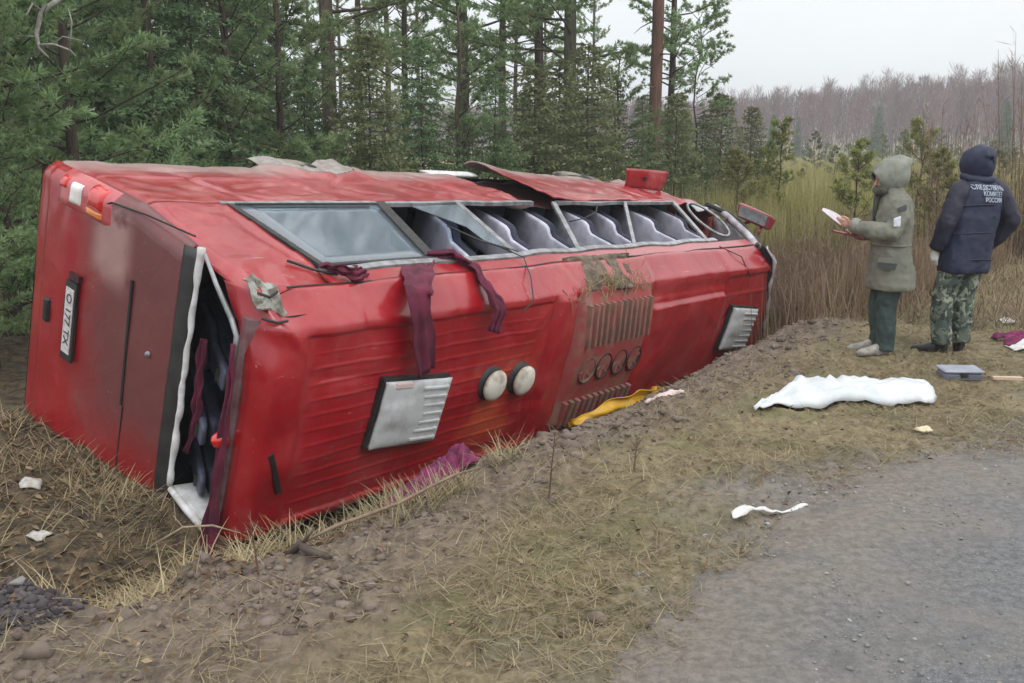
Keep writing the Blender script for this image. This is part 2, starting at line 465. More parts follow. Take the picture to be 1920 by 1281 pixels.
LENSO = M('amber_lamp_lens', (.70, .20, .03), None, rough=.2, Coat_Weight=.8)
BLACKP = M('black_plastic', (.014, .014, .016), (.03, .03, .03), 8, .45)
PLATEW = M('number_plate_white', (.68, .66, .66), (.48, .46, .45), 30, .5)
INK = M('plate_black_characters', (.03, .03, .035), None, rough=.6)
MIRR = M('maroon_mirror_shell', (.34, .02, .035), (.26, .06, .07), 8, .35, Coat_Weight=.5)
SILVER = M('crumpled_silver_sheet', (.52, .53, .57), (.36, .30, .32), 6, .35, bump=.5, bscale=7, bdist=.03, Metallic=.25)

# dusty window glass, blue of the reflected sky put into its colour
t = NT('dusty_glass_with_sky_blue')
n1 = t.noise(3, 5)
tr = t.n('ShaderNodeBsdfTransparent'); tr.inputs[0].default_value = (.74, .84, .92, 1)
gl_ = t.n('ShaderNodeBsdfGlossy'); gl_.inputs['Roughness'].default_value = .08
df = t.n('ShaderNodeBsdfDiffuse'); df.inputs[0].default_value = (.62, .74, .88, 1)
fr = t.n('ShaderNodeFresnel'); fr.inputs[0].default_value = 1.5
m1 = t.n('ShaderNodeMixShader'); t.l(t.rng(n1, .3, .7, .17, .20), m1.inputs[0]); t.l(tr.outputs[0], m1.inputs[1]); t.l(df.outputs[0], m1.inputs[2])
m2 = t.n('ShaderNodeMixShader'); t.l(t.math('ADD', t.math('MULTIPLY', fr.outputs[0], .8), .10), m2.inputs[0]); t.l(m1.outputs[0], m2.inputs[1]); t.l(gl_.outputs[0], m2.inputs[2])
t.l(m2.outputs[0], t.t.nodes['Material Output'].inputs['Surface'])
GLASS = t.m

# ------------------------------------------------------------------ the wrecked minibus, lying on its flank
# own frame: u = from tail to nose (x), v = from underside to roof (-y), w = across (z, up)
bus = empty('minibus', (-3.3944, 6.576, .6141), (.2608, .042, .9236))
tag(bus, 'wrecked red minibus lying on its side in the ditch with its roof towards the road', 'minibus')
BM = Matrix.Translation(bus.location) @ bus.rotation_euler.to_matrix().to_4x4()
def B(u, v, w): return Vector((u, -v, w))
def part(mb, name, mat, smooth=False, parent=None, label=None):
    o = mb.build(name, mat, parent or bus, smooth)
    if label: o['label'] = label
    return o
def wside(v):   # half width of the upper flank at height v
    return np.interp(v, [-.1, -.05, 0, .1, .5, 1.12, 1.2, 2.08, 2.3, 2.36], [.84, .90, .95, .985, 1.0, 1.005, .998, .865, .825, .79])
def dent(u, s, k=1.0, seed=5):
    return k * (.040 * (float(fbm(u * 1.6 + 5, s * 2.2 + 9, seed, 3)) - .5) + .026 * (float(fbm(u * 4 + 3, s * 5, seed + 9, 2)) - .5))

_cr = random.Random(19)
CREASES = [(_cr.uniform(.2, 7), _cr.uniform(-.6, 2.3), _cr.uniform(0, 3.14), _cr.uniform(.25, .7), _cr.uniform(.03, .08), _cr.uniform(.010, .028) * _cr.choice((1, 1, -.6))) for _ in range(70)]
def folds(u, s, k=1.0):
    r = 0.0
    for cu, cs, an, ln_, wd, am in CREASES:
        du, ds = u - cu, s - cs
        if abs(du) > .8 or abs(ds) > .8: continue
        a = du * math.cos(an) + ds * math.sin(an); d = abs(-du * math.sin(an) + ds * math.cos(an) + .15 * a * a)
        if d < wd and abs(a) < ln_: r -= am * (1 - d / wd) * (1 - (a / ln_) ** 2)
    return r * k
def gridobj(name, us, ss, fn, mat, keep=None, thick=.012, smooth=True, label=None, off=-1):
    V = []; F = []
    nu, ns = len(us), len(ss)
    for u in us:
        for s in ss: V.append(fn(float(u), float(s)))
    for i in range(nu - 1):
        for j in range(ns - 1):
            if keep and not keep((us[i] + us[i + 1]) / 2, (ss[j] + ss[j + 1]) / 2): continue
            F.append((i * ns + j, i * ns + j + 1, (i + 1) * ns + j + 1, (i + 1) * ns + j))
    me = raw_mesh(name, V, F)
    bm = bmesh.new(); bm.from_mesh(me)
    bmesh.ops.delete(bm, geom=[q for q in bm.verts if not q.link_faces], context='VERTS')
    bm.to_mesh(me); bm.free()
    o = link(name, me, mat, bus, smooth)
    if thick: solid(o, thick, off)
    if label: o['label'] = label
    return o

# roof skin ------------------------------------------------------------------
SH = [(.838, 2.275), (.830, 2.300), (.745, 2.400), (.668, 2.488), (.655, 2.496), (.60, 2.505)]
shw = np.array([p[0] for p in SH][::-1]); shv = np.array([p[1] for p in SH][::-1])
def roof_v(u, w):
    a = abs(w)
    v = float(np.interp(a, shw, shv)) if a > .6 else 2.505 + .028 * (1 - (a / .6) ** 2)
    if .30 < u < 2.80 and a < .62:
        e = float(sstep(.30, .36, u) * sstep(2.80, 2.76, u) * sstep(.62, .595, a))
        v -= .022 * e
        k = (w + .6) / .1; d = (k - round(k)) * .1
        if -.58 < w < .50: v += .0065 * math.exp(-(d / .009) ** 2) * e * float(sstep(.34, .5, u) * sstep(2.7, 2.55, u))
    if 2.84 < u < 3.10: v += .030 * float(sstep(2.84, 2.87, u) * sstep(3.10, 3.07, u) * sstep(.68, .60, a))
    if 2.79 < u < 2.84: v -= .03 * float(sstep(.66, .58, a))
    if 4.36 < u < 6.0:     # raised rear-facing box of the front roof, upper part creased
        e = float(sstep(4.36, 4.42, u) * sstep(6.0, 5.96, u))
        v += e * (.055 * float(sstep(.62, .45, a)) - .02 * float(sstep(.84, .7, a)) - .040 * float(sstep(.62, .50, w) * sstep(.40, .46, w)))
    if 5.99 < u < 6.06: v -= .035 * float(sstep(.66, .5, a))
    if u > 6.06 and a < .62:
        v -= .025 * float(sstep(.62, .56, a))
        v += .012 * math.exp(-((w - .38) / .02) ** 2) + .010 * math.exp(-((u - 6.12 - (.3 - w) * .2) / .03) ** 2) * float(sstep(-.1, .1, w))
    v += dent(u, w, .75) + folds(u, w, .55)
    # creases in the beaten rear corner
    q = max(0, 1 - u / .55) * float(sstep(.35, .75, w))
    v -= q * .10 * abs(math.sin(9 * u + 7 * w))
    if u < .10: v -= .16 * (1 - u / .10) ** 2
    return v
us = np.unique(np.concatenate([np.linspace(0, .4, 18), np.linspace(.4, 2.7, 56), np.linspace(2.72, 3.14, 22), np.linspace(3.14, 7.66, 126)]))
ss = np.concatenate([np.array([.838, .832, .822, .81, .795, .775, .75, .725, .70, .68, .668, .655]), np.linspace(.63, -.63, 150), -np.array([.655, .668, .70, .75, .79, .815, .832, .838])])
def u_front(w): return 6.98 + .48 * (.87 - max(w, -.5)) + .03 * math.sin(w * 13)
ragg = lambda u, w: u < u_front(w)
roof = gridobj('roof', us, ss, lambda u, w: B(u, roof_v(u, w), w + .02 * (float(vnoise(u * 1.5, 3, 4)) - .5) * float(sstep(.5, .8, w))), REDROOF, ragg, .014)

# upper flank: rear quarter, peeled door skin, cab door ----------------------
def flank(u, v, lift=0.0):
    w = float(wside(v)) + dent(u, v, .9, 15) * (.4 + .6 * float(sstep(0, .3, u))) + folds(u, v, .8)
    w -= .05 * max(0, 1 - (u - .05) / .10) ** 2
    w += .012 * math.exp(-((v - .53) / .014) ** 2) * float(sstep(.05, .2, u) * sstep(2.4, 1.9, u))
    d = math.hypot(u - 2.3, v + .05)
    w += .035 * float(sstep(.66, .46, d))
    w += .016 * math.sin(u * 7.3) * math.sin(v * 9 + u) * float(sstep(.6, 1.0, v) * sstep(1.3, 1.0, v) * sstep(1.2, 2.0, u))
    return w + lift
arch = lambda u, v: math.hypot(u - 2.3, v + .05) > .46
v1 = np.concatenate([np.array([-.05, -.02, .02, .06]), np.linspace(.1, 1.14, 54)])
u1 = np.concatenate([np.linspace(.085, .15, 8), np.linspace(.17, 4.06, 170)])
rear_q = gridobj('side_panel', u1, v1, lambda u, v: B(u, v, flank(u, v)), REDSIDE,
                 lambda u, v: arch(u, v) and u < 3.98 + .10 * v + .02 * math.sin(20 * v), .010, label='red rear flank panel with dents and grey dust')
v2 = np.linspace(1.14, 2.275, 44); u2 = np.concatenate([np.linspace(.05, .15, 8), np.linspace(.17, .72, 22)])
corner = gridobj('corner_panel', u2, v2, lambda u, v: B(u, v, flank(u, v) - .03 * max(0, math.sin(14 * u + 5 * v)) * float(sstep(1.9, 2.2, v))), RED,
                 lambda u, v: u < .64 + .06 * (v - 1.18) + (.2 if v < 1.165 or v > 2.1 else 0), .010)
# torn skin of the sliding door, its rear edge curled outwards
def door_skin(u, v):
    k = max(0.0, (5.9 - u) / 1.45)
    return B(u + .02 * math.sin(v * 9) * k, v, flank(u, v) + .018 + k * k * (.035 + .085 * max(0, 1.1 - v)))
door = gridobj('door_skin', np.linspace(4.46, 6.88, 70), np.linspace(-.05, 1.15, 40), door_skin, REDSIDE,
               lambda u, v: math.hypot(u - 6.78, v + .05) > .40, .014, label='torn sliding door skin with its rear edge curled up')
mb = MB()   # inside of the flank behind the torn skin, shade painted as dark red
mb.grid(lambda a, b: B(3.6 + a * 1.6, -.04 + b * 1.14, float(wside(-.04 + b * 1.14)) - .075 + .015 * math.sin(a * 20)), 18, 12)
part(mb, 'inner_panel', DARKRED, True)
mb = MB()
mb.grid(lambda a, b: B(3.75 + a * .72, .0 + b * .16, .985 + .01 * math.sin(b * 3.1)), 16, 5)
o = part(mb, 'sill', WHITE, True); solid(o, .02)
cab = gridobj('cab_door', np.linspace(6.86, 7.62, 26), np.linspace(.02, 1.15, 30), lambda u, v: B(u, v, flank(u, v) - .03 * abs(math.sin(u * 8 + v * 4))), REDSIDE,
              lambda u, v: math.hypot(u - 6.78, v + .05) > .42, .012)
fen = gridobj('front_wing', np.linspace(7.60, 8.30, 26), np.linspace(.10, 1.20, 28),
              lambda u, v: B(u + .03 * math.sin(v * 8), v, flank(u, v) - .05 - .05 * abs(math.sin(u * 6 + v * 5)) - .28 * max(0, u - 7.9) ** 1.0), SILVER, None, .012, label='crumpled front wing painted silver grey for its sky reflection')  # silver grey stands in for sky reflected in the red wing
# lower flank, underside, nose
gridobj('lower_side_panel', np.linspace(0.09, 8.0, 60), np.concatenate([np.array([-.05, 0, .05]), np.linspace(.1, 2.275, 34)]), lambda u, v: B(u, v, -float(wside(v)) - dent(u, v, .6, 33) + .05 * max(0, 1 - (u - .05) / .10) ** 2), RED, None, .010, off=1)
mb = MB()
mb.grid(lambda a, b: B(.05 + a * 7.9, -.045 + .05 * math.sin(a * 30) * math.sin(b * 9) * .3, -.9 + b * 1.8), 40, 12)
for k, uu in enumerate((.9, 1.9, 3.2, 4.6, 5.8)): mb.box(B(uu, -.09, 0), (.12, .09, 1.5))
mb.tube([B(.3, -.14, -.35), B(2.0, -.14, -.33), B(4.5, -.15, -.3), B(6.4, -.13, -.2)], .05, 8)
mb.box(B(3.4, -.12, .42), (1.0, .16, .5)); mb.box(B(6.6, -.14, 0), (.9, .2, .7))
part(mb, 'underside', BLACKP)
mb = MB()
def nose(a, b):
    w = -.86 + 1.72 * b; v = -.02 + 1.22 * a
    bul = .30 * (1 - (w / .9) ** 2) * math.sin(min(1, a * 1.05 + .1) * math.pi * .75)
    return B(8.05 + bul + .03 * math.sin(a * 11 + b * 17), v, w)
mb.grid(nose, 18, 22)
mb.grid(lambda a, b: B(8.12 - a * .42 + .03 * math.sin(b * 9 + a * 8), 1.20 + a * .10 + .03 * math.sin(b * 14) * a, -.86 + 1.72 * b), 8, 22)
part(mb, 'bonnet', RED, True)
mb = MB(); mb.grid(lambda a, b: B(8.20 + .20 * math.sin(math.pi * b), .35 + .22 * a, -.6 + 1.2 * b), 5, 14); part(mb, 'grille', BLACKP)
for sgn in (-1, 1):
    mb = MB(); mb.grid(lambda a, b: B(8.18 + .05 * math.sin(3.1 * a), .62 + .22 * a, sgn * (.55 + .26 * b)), 6, 6); part(mb, 'headlight', LENSW, True)
mb = MB(); mb.grid(lambda a, b: B(8.30 + .22 * math.sin(math.pi * b) - .1 * a * a, .02 + .3 * a, -.92 + 1.84 * b), 6, 16); part(mb, 'front_bumper', BLACKP, True)

# window band of the upper flank ----------------------------------------------
PIL = [(2.07, 1.74, .050, 'd'), (2.99, 2.70, .030, 'l'), (4.45, 3.58, .036, 'l'), (5.82, 4.53, .032, 'l'), (6.95, 6.08, .038, 'l')]
WB, WT = 1.18, 2.08
def slant(u, v, out=0.0): return B(u, v, float(wside(v)) + out)
def bar(uv0, uv1, hw, out0=-.012, out1=.014, name='window_pillar', mat=STEEL):
    (ua, va), (ub, vb) = uv0, uv1
    mbb = MB()
    mbb.hexa([slant(ua - hw, va, out0), slant(ua + hw, va, out0), slant(ub + hw, vb, out0), slant(ub - hw, vb, out0)],
             [slant(ua - hw, va, out1), slant(ua + hw, va, out1), slant(ub + hw, vb, out1), slant(ub - hw, vb, out1)])
    return mbb
for ub, ut, hw, kd in PIL:
    part(bar((ub, WB - .02), (ut, WT + .03), hw), 'window_pillar', RUBBER if kd == 'd' else STEEL, label='dark rubber window pillar' if kd == 'd' else None)
# belt rail and eave rail: bent metal strips along the band
def strip(u0, u1, v0, v1, o0, o1, wob=0, n=48):
    mbb = MB()
    V = []; F = []
    for i in range(n):
        u = u0 + (u1 - u0) * i / (n - 1); wv = wob * (float(vnoise(u * 2.3, 1, 8)) - .5)
        for v, o in ((v0, o0), (v1, o0), (v1, o1), (v0, o1)): V.append(slant(u, v + wv, o))
    for i in range(n - 1):
        for k in range(4): F.append((i * 4 + k, i * 4 + (k + 1) % 4, (i + 1) * 4 + (k + 1) % 4, (i + 1) * 4 + k))
    F += [(3, 2, 1, 0), tuple((n - 1) * 4 + k for k in range(4))]
    return mbb.add(V, F)
part(strip(.60, 4.1, 1.145, 1.185, -.02, .012, .03), 'belt_rail', STEEL)
part(strip(4.5, 7.0, 1.145, 1.185, -.02, .012, .04), 'belt_rail', STEEL)
part(strip(.68, 6.3, 2.075, 2.13, -.015, .016, .05), 'eave_rail', STEEL, label='bent grey gutter strip under the windows')
part(strip(.66, 7.02, 2.14, 2.27, -.012, .004, .04), 'roof_rail', RED)
part(strip(.3, 7.02, 2.262, 2.276, -.006, .010, .03), 'gutter', SEAM)
# rubber surround and the one whole pane
for a, b in (((.66, 1.18), (.74, 2.08)),):
    part(bar(a, b, .022, -.006, .012), 'window_seal', RUBBER)
part(strip(.70, 2.0, 1.185, 1.20, -.004, .013), 'window_seal', RUBBER)
part(strip(.74, 1.75, 2.045, 2.072, -.004, .014), 'window_seal', RUBBER)
mb = MB(); mb.grid(lambda a, b: slant((.70 + (2.04 - .70) * b) * (1 - a) + (.76 + (1.72 - .76) * b) * a, 1.19 + a * .87, .004), 8, 10)
solid(part(mb, 'window_pane', GLASS, True, label='dusty pale blue rear side window still whole'), .005)
mb = MB(); mb.add([slant(2.95, 1.22, .003), slant(2.35, 1.24, .003), slant(2.62, 1.62, .003), slant(2.58, 1.85, .003), slant(2.72, 2.02, .003)], [(0, 1, 2, 3, 4)])
solid(part(mb, 'window_shard', GLASS, label='broken piece of side glass left in its frame'), .005)
# front quarter light: rubber seal loop
loop = []
for k in range(25):
    a = 2 * math.pi * k / 24
    uu = 7.02 + .30 * math.cos(a) * (1 if math.cos(a) > 0 else .9); vv = 1.62 + .42 * math.sin(a)
    loop.append(slant(uu - (vv - 1.6) * .75, vv, .006))
mb = MB(); mb.tube(loop, .016, 6, False); part(mb, 'window_seal', STEEL, True)
# A pillar, windscreen seal and the crushed screen frame
mb = MB(); mb.tube([B(7.02, 2.30, .82), B(7.30, 2.02, .875), B(7.7, 1.55, .94), B(8.1, 1.18, .93)], [.05, .045, .045, .05], 8); part(mb, 'windscreen_pillar', SILVER, True)
mb = MB(); mb.tube([B(7.0, 2.30, .84), B(7.22, 2.20, .86), B(7.42, 1.98, .87), B(7.62, 1.82, .91), B(7.82, 1.52, .96), B(7.75, 1.2, .99)], .03, 8); part(mb, 'windscreen_seal', RUBBER, True)
mb = MB()
def hdr(a, b):
    w = .86 - 1.6 * b
    return B(u_front(w) + .02 + .20 * a + .03 * math.sin(b * 31 + a * 5), 2.52 - .02 * b - .10 * a - .10 * a * a + .03 * math.sin(b * 17 + a * 9) * a - .12 * float(sstep(.12, 0, b)), w + .02 * math.sin(a * 9 + b * 4))
mb.grid(hdr, 9, 46)
solid(part(mb, 'windscreen_header', RUBBER, True, label='black shards of the windscreen frame'), .02)
mb = MB()
mb.grid(lambda a, b: B(u_front(.88 - 1.6 * b) - .05 + .09 * a + .02 * math.sin(b * 23), 2.545 - .015 * a + .012 * math.sin(b * 40 + a * 4) - .10 * float(sstep(.10, 0, b)), .88 - 1.6 * b), 4, 40)
solid(part(mb, 'header_trim', SILVER, True, label='bent silver strip along the front roof edge'), .01)
mb = MB()
for k in range(7):
    w = .78 - k * .17; u = u_front(w)
    mb.tube([B(u + .05, 2.50, w), B(u + .16 + .03 * (k % 2), 2.47 - .05 * (k % 3), w - .03), B(u + .22, 2.36, w - .07)], [.018, .014, .008], 5)
o = part(mb, 'screen_shards', STEEL); o['kind'] = 'stuff'
mb = MB(); mb.grid(lambda a, b: B(7.95 - a * .45 + .02 * math.sin(b * 20), 1.28 + a * .62, .30 + b * .58 - .03 * math.sin(a * 8)), 10, 8)
solid(part(mb, 'dashboard', SILVER, True), .01)
# cracked windscreen remains hanging on the lower side
mb = MB(); mb.grid(lambda a, b: B(7.12 + a * .9, 2.46 - a * 1.2, -.8 + b * (.95 - .3 * a)), 8, 8)
solid(part(mb, 'windscreen', GLASS, True), .006)

# bent red flap standing up on the flank
mb = MB()
def flap(a, b):
    u = 6.88 + .62 * b; v = .50 + .17 * b - .03 * math.sin(b * 3)
    return B(u - .06 * a * (1 - b) + .03 * a * b, v + .012 * math.sin(a * 4) + .03 * a * b, 1.0 + (.225 + .03 * b) * a)
mb.grid(flap, 8, 10)
fl = part(mb, 'hinged_flap', REDSIDE, True, label='red flap bent upright on the flank'); solid(fl, .012)
mb = MB(); mb.box(B(7.17, .60, 1.13), (.07, .012, .05)); part(mb, 'latch', BLACKP, parent=fl)
mb = MB(); mb.tube([B(7.5, .45, .99), B(7.75, .42, 1.03), B(8.0, .4, 1.0)], .02, 6); mb.tube([B(7.35, .25, 1.0), B(7.6, .22, 1.04), B(7.95, .3, .98)], .016, 6); part(mb, 'bent_trim', SILVER, True)

# wing mirror --------------------------------------------------------------
mb = MB()
MC = B(7.78, 1.88, 1.07)
mb.hexa([MC + Vector((-.14, .23, .085)), MC + Vector((-.09, -.22, .05)), MC + Vector((.05, -.24, .0)), MC + Vector((.05, .21, .07))],
        [MC + Vector((-.12, .21, -.09)), MC + Vector((-.07, -.20, -.14)), MC + Vector((.05, -.21, -.15)), MC + Vector((.05, .19, -.10))])
mir = part(mb, 'wing_mirror', MIRR, False)
bv = mir.modifiers.new('b', 'BEVEL'); bv.width = .028; bv.segments = 3
mb = MB(); mb.hexa([MC + Vector((-.150, .18, .055)), MC + Vector((-.108, -.17, .025)), MC + Vector((-.094, -.17, -.10)), MC + Vector((-.132, .18, -.07))],
        [MC + Vector((-.140, .18, .055)), MC + Vector((-.098, -.17, .025)), MC + Vector((-.084, -.17, -.10)), MC + Vector((-.122, .18, -.07))])
part(mb, 'mirror_glass', STEEL, parent=mir)
mb = MB(); mb.tube([MC + Vector((.02, .05, -.1)), MC + Vector((-.02, .12, -.16)), B(7.6, 1.6, .93)], .022, 8); mb.tube([MC + Vector((.0, -.10, -.1)), B(7.7, 2.0, .86)], .018, 8)
part(mb, 'mirror_arm', MIRR, True, parent=mir)

# wheels ----------------------------------------------------------------------
def wheel(u, sgn):
    prof = [(.17, .10), (.22, .115), (.28, .115), (.335, .10), (.36, .06), (.365, 0), (.36, -.06), (.33, -.10), (.2, -.11)]
    mb = MB(); mb.lathe([(r, h * sgn) for r, h in prof], (0, 0, 0), None, 28)
    for k in range(28):
        a = 2 * math.pi * k / 28
        mb.box((.363 * math.cos(a), .363 * math.sin(a), 0), (.014, .045, .17), Matrix.Rotation(a, 3, 'Z'))
    ty = mb.build('wheel', TYRE, bus, True); ty.location = B(u, -.05, sgn * .84)
    mb = MB(); mb.lathe([(r, h * sgn) for r, h in [(.0, .10), (.05, .10), (.07, .07), (.13, .055), (.165, .08), (.185, .105), (.19, .09), (.175, .02)]], (0, 0, 0), None, 24)
    mb.build('rim', STEEL, ty, True)
    mb = MB()
    for k in range(6):
        a = k * math.pi / 3; mb.lathe([(.0, .085 * sgn), (.011, .085 * sgn), (.011, .06 * sgn)], (.1 * math.cos(a), .1 * math.sin(a), 0), None, 8)
    mb.build('wheel_nuts', RUBBER, ty)['kind'] = 'stuff'
    return ty
for u in (2.3, 6.78):
    wheel(u, 1); wheel(u, -1)
# mud packed in the rear arch
mb = MB()
mb.grid(lambda a, b: B(2.3 + (.14 + .36 * a) * math.cos(math.pi * (1.16 * b - .08)) * -1, -.05 + (.14 + .36 * a) * math.sin(math.pi * (1.16 * b - .08)), .975 + .045 * math.sin(a * 3) + .018 * math.sin(b * 40) * math.sin(a * 9)), 6, 40)
part(mb, 'mud_crust', M('dusty_grey_mud', (.36, .33, .31), (.25, .22, .20), 8, .95, bump=.7, bscale=26, bdist=.02), True)

# tail ------------------------------------------------------------------------
def tail_u(v, w):
    e = 0.0
    hw = float(wside(v))
    q = max(0, (abs(w) - (hw - .10)) / .10); e += .085 * q * q
    if v < .12: e += .06 * ((.12 - v) / .17) ** 2
    e += .014 * (float(fbm(v * 2.3, w * 2.3 + 7, 77, 3)) - .5) - folds(v + 3, w, .2)
    e -= .020 * float(sstep(.16, .19, v) * sstep(.62, .45, v))
    e += .010 * math.exp(-((v - .185) / .010) ** 2)
    return e
vs = np.concatenate([np.array([-.06, -.03, 0, .04, .08, .12]), np.linspace(.15, 1.70, 60)])
tail = gridobj('tail_panel', vs, np.linspace(-1, 1, 60), lambda v, s: B(tail_u(v, s * (float(wside(v)) - .003)), v, s * (float(wside(v)) - .003)), REDTAIL, None, .012, off=1)
# the strip above, dark screen surround of the rear window
mb = MB()
mb.grid(lambda a, b: B(tail_u(1.6, 0) + .004, 1.70 + .15 * a, -.80 + b * (1.72 + .01 * a) ), 6, 30)
solid(part(mb, 'rear_window_surround', BLACKP, True), .014)
mb = MB()
mb.grid(lambda a, b: B(.014, 1.70 + a * .60, -.965 + .075 * a + b * (.14 + .10 * a)), 8, 5)
solid(part(mb, 'lower_rear_corner', RED, True), .012)
# jagged foam and glass edge along the opening
mb = MB(); pts = []; rr = []
for i in range(40):
    b = i / 39; pts.append(B(-.012, 1.862 + .004 * math.sin(b * 41) + .010 * (float(vnoise(b * 15, 4, 8)) - .5), .955 - b * 1.54)); rr.append(.013 + .012 * float(vnoise(b * 26, 2, 5)))
mb.tube(pts, rr, 8); part(mb, 'window_edge_foam', WHITE, True, label='ragged white edge of the smashed rear window')
mb = MB(); mb.hexa([B(.0, 1.87, -.585), B(.0, 2.33, -.63), B(.0, 2.33, -.67), B(.0, 1.87, -.635)], [B(.42, 1.9, -.62), B(.42, 2.30, -.64), B(.42, 2.3, -.68), B(.42, 1.9, -.66)])
part(mb, 'window_ledge', WHITE)
mb = MB(); mb.tube([B(-.01, 1.875, -.60), B(-.02, 2.06, -.64), B(-.02, 2.32, -.70)], [.022, .026, .020], 8); part(mb, 'window_edge_foam', WHITE, True)
# roof side of the opening: grey maroon header
mb = MB(); mb.hexa([B(-.005, 2.29, .70), B(-.005, 2.345, .70), B(-.005, 2.35, -.78), B(-.005, 2.30, -.78)], [B(.05, 2.27, .70), B(.05, 2.37, .70), B(.05, 2.38, -.78), B(.05, 2.30, -.78)])
part(mb, 'rear_header', M('scuffed_maroon_trim', (.16, .05, .06), (.22, .14, .15), 9, .6))
mb = MB(); mb.tube([B(-.01, 1.90, .93), B(-.02, 2.05, .80), B(-.02, 2.22, .66), B(-.015, 2.28, .58), B(-.01, 2.29, .1)], [.010, .014, .016, .016, .010], 8); part(mb, 'window_seal', STEEL, True)
# joints on the tail
mb = MB(); mb.box(B(-.004, 1.235, .11), (.012, .020, .84), Matrix.Rotation(-.035, 3, 'X')); part(mb, 'door_gap', SEAM)
mb = MB(); mb.box(B(-.003, 1.265, -.62), (.006, .009, .62)); part(mb, 'door_seam', SEAM)
mb = MB(); mb.tube([B(.03, -.02, .78), B(-.004, .3, .735), B(-.006, .62, .79), B(-.006, .92, .935), B(.0, 1.3, .97), B(.02, 1.75, .985)], .006, 6); part(mb, 'door_seam', SEAM)
# tail lamp
def lampq(v0, v1, w0, w1, out=.02):
    mbb = MB()
    def f(a, b):
        v = v0 + (v1 - v0) * a; hw = float(wside(v)) - .003; w = min(w0 + (w1 - w0) * b, 1.2)
        x = tail_u(v, min(w, hw)); ex = max(0, w - hw)
        ed = 1 - max(abs(2 * a - 1), abs(2 * b - 1)) ** 8
        return B(x - out * ed + ex * 1.6, v, min(w, hw + .015))
    return mbb.grid(f, 10, 12)
lamp = part(lampq(.33, .92, .765, .992, .016), 'tail_lamp', M('pink_lamp_housing', (.50, .10, .11), (.42, .05, .06), 6, .25, Coat_Weight=.6), True)
part(lampq(.36, .44, .88, .965, .026), 'lens', LENSR, True, lamp)
part(lampq(.475, .60, .80, .955, .030), 'lens', LENSW, True, lamp, 'clear reversing lens')
part(lampq(.655, .85, .835, .985, .032), 'lens', LENSR, True, lamp)
part(lampq(.64, .85, .790, .832, .030), 'lens', LENSO, True, lamp, 'amber indicator lens')
# number plate, handle, keyhole, marker lamps
mb = MB(); mb.box(B(-.020, .585, .015), (.02, .135, .56)); fr_ = part(mb, 'plate_frame', BLACKP)
mb = MB(); mb.box(B(-.034, .585, .018), (.006, .094, .46)); pl = part(mb, 'number_plate', PLATEW)
def text_mesh(body, size, mat, name, parent, M4):
    cu = bpy.data.curves.new(name, 'FONT'); cu.body = body; cu.size = size; cu.align_x = 'CENTER'; cu.align_y = 'CENTER'; cu.extrude = .0015
    o = bpy.data.objects.new(name, cu); COL.objects.link(o)
    dg = bpy.context.evaluated_depsgraph_get(); me = bpy.data.meshes.new_from_object(o.evaluated_get(dg))
    bpy.data.objects.remove(o)
    me.materials.clear(); me.transform(M4)
    return link(name, me, mat, parent)
# plate reads along -w, its top towards the roof (+v), seen from behind (-u)
PMx = Matrix(((0, 0, -1, -.0385), (0, -1, 0, -.585), (-1, 0, 0, .03), (0, 0, 0, 1)))
text_mesh('O 177 TX', .088, INK, 'plate_text', pl, PMx)
mb = MB(); mb.box(B(-.012, .60, .33), (.03, .12, .05)); part(mb, 'plate_lamp', DARKRED)
mb = MB(); mb.box(B(-.022, .305, -.005), (.05, .062, .175)); h = part(mb, 'door_handle', BLACKP); b_ = h.modifiers.new('b', 'BEVEL'); b_.width = .018; b_.segments = 3
mb = MB(); mb.lathe([(0, .02), (.014, .02), (.02, .008), (.02, 0)], B(-.006, 1.48, .14), Matrix.Rotation(-math.pi / 2, 3, 'Y'), 14); part(mb, 'door_lock', STEEL, True)
mb = MB(); mb.lathe([(0, .075), (.03, .065), (.05, .03), (.055, 0)], B(-.01, 2.29, -.06), Matrix.Rotation(-math.pi / 2, 3, 'Y'), 16); part(mb, 'marker_lamp', LENSR, True)
mb = MB(); mb.lathe([(0, .02), (.03, .018), (.035, 0)], B(-.005, .36, -.885), Matrix.Rotation(-math.pi / 2, 3, 'Y'), 14); part(mb, 'reflector', LENSO, True)
mb = MB(); mb.box(B(.20, 2.525, -.22), (.035, .03, .30), Matrix.Rotation(-.38, 3, 'Y')); part(mb, 'roof_lamp_bracket', BLACKP)
# smashed upper rear corner: pale bare metal, lamp remains
mb = MB()
mb.grid(lambda a, b: B(.03 + .17 * a, 2.20 + .20 * b + .03 * math.sin(a * 9), .885 - .12 * b + .03 * math.sin(b * 7 + a * 5)), 6, 6)
solid(part(mb, 'torn_corner', M('bare_bent_metal', (.36, .38, .34), (.12, .10, .075), 16, .5, bump=.6, bscale=20, bdist=.02), False, label='torn pale corner where a roof lamp was'), .01)
for q in ([B(.03, 2.34, .855), B(.08, 2.385, .84), B(.15, 2.36, .86)], [B(.02, 2.42, .735), B(.10, 2.455, .715), B(.17, 2.46, .72)]):
    mb = MB(); mb.tube(q, .009, 6); part(mb, 'lamp_wire', RUBBER, True)

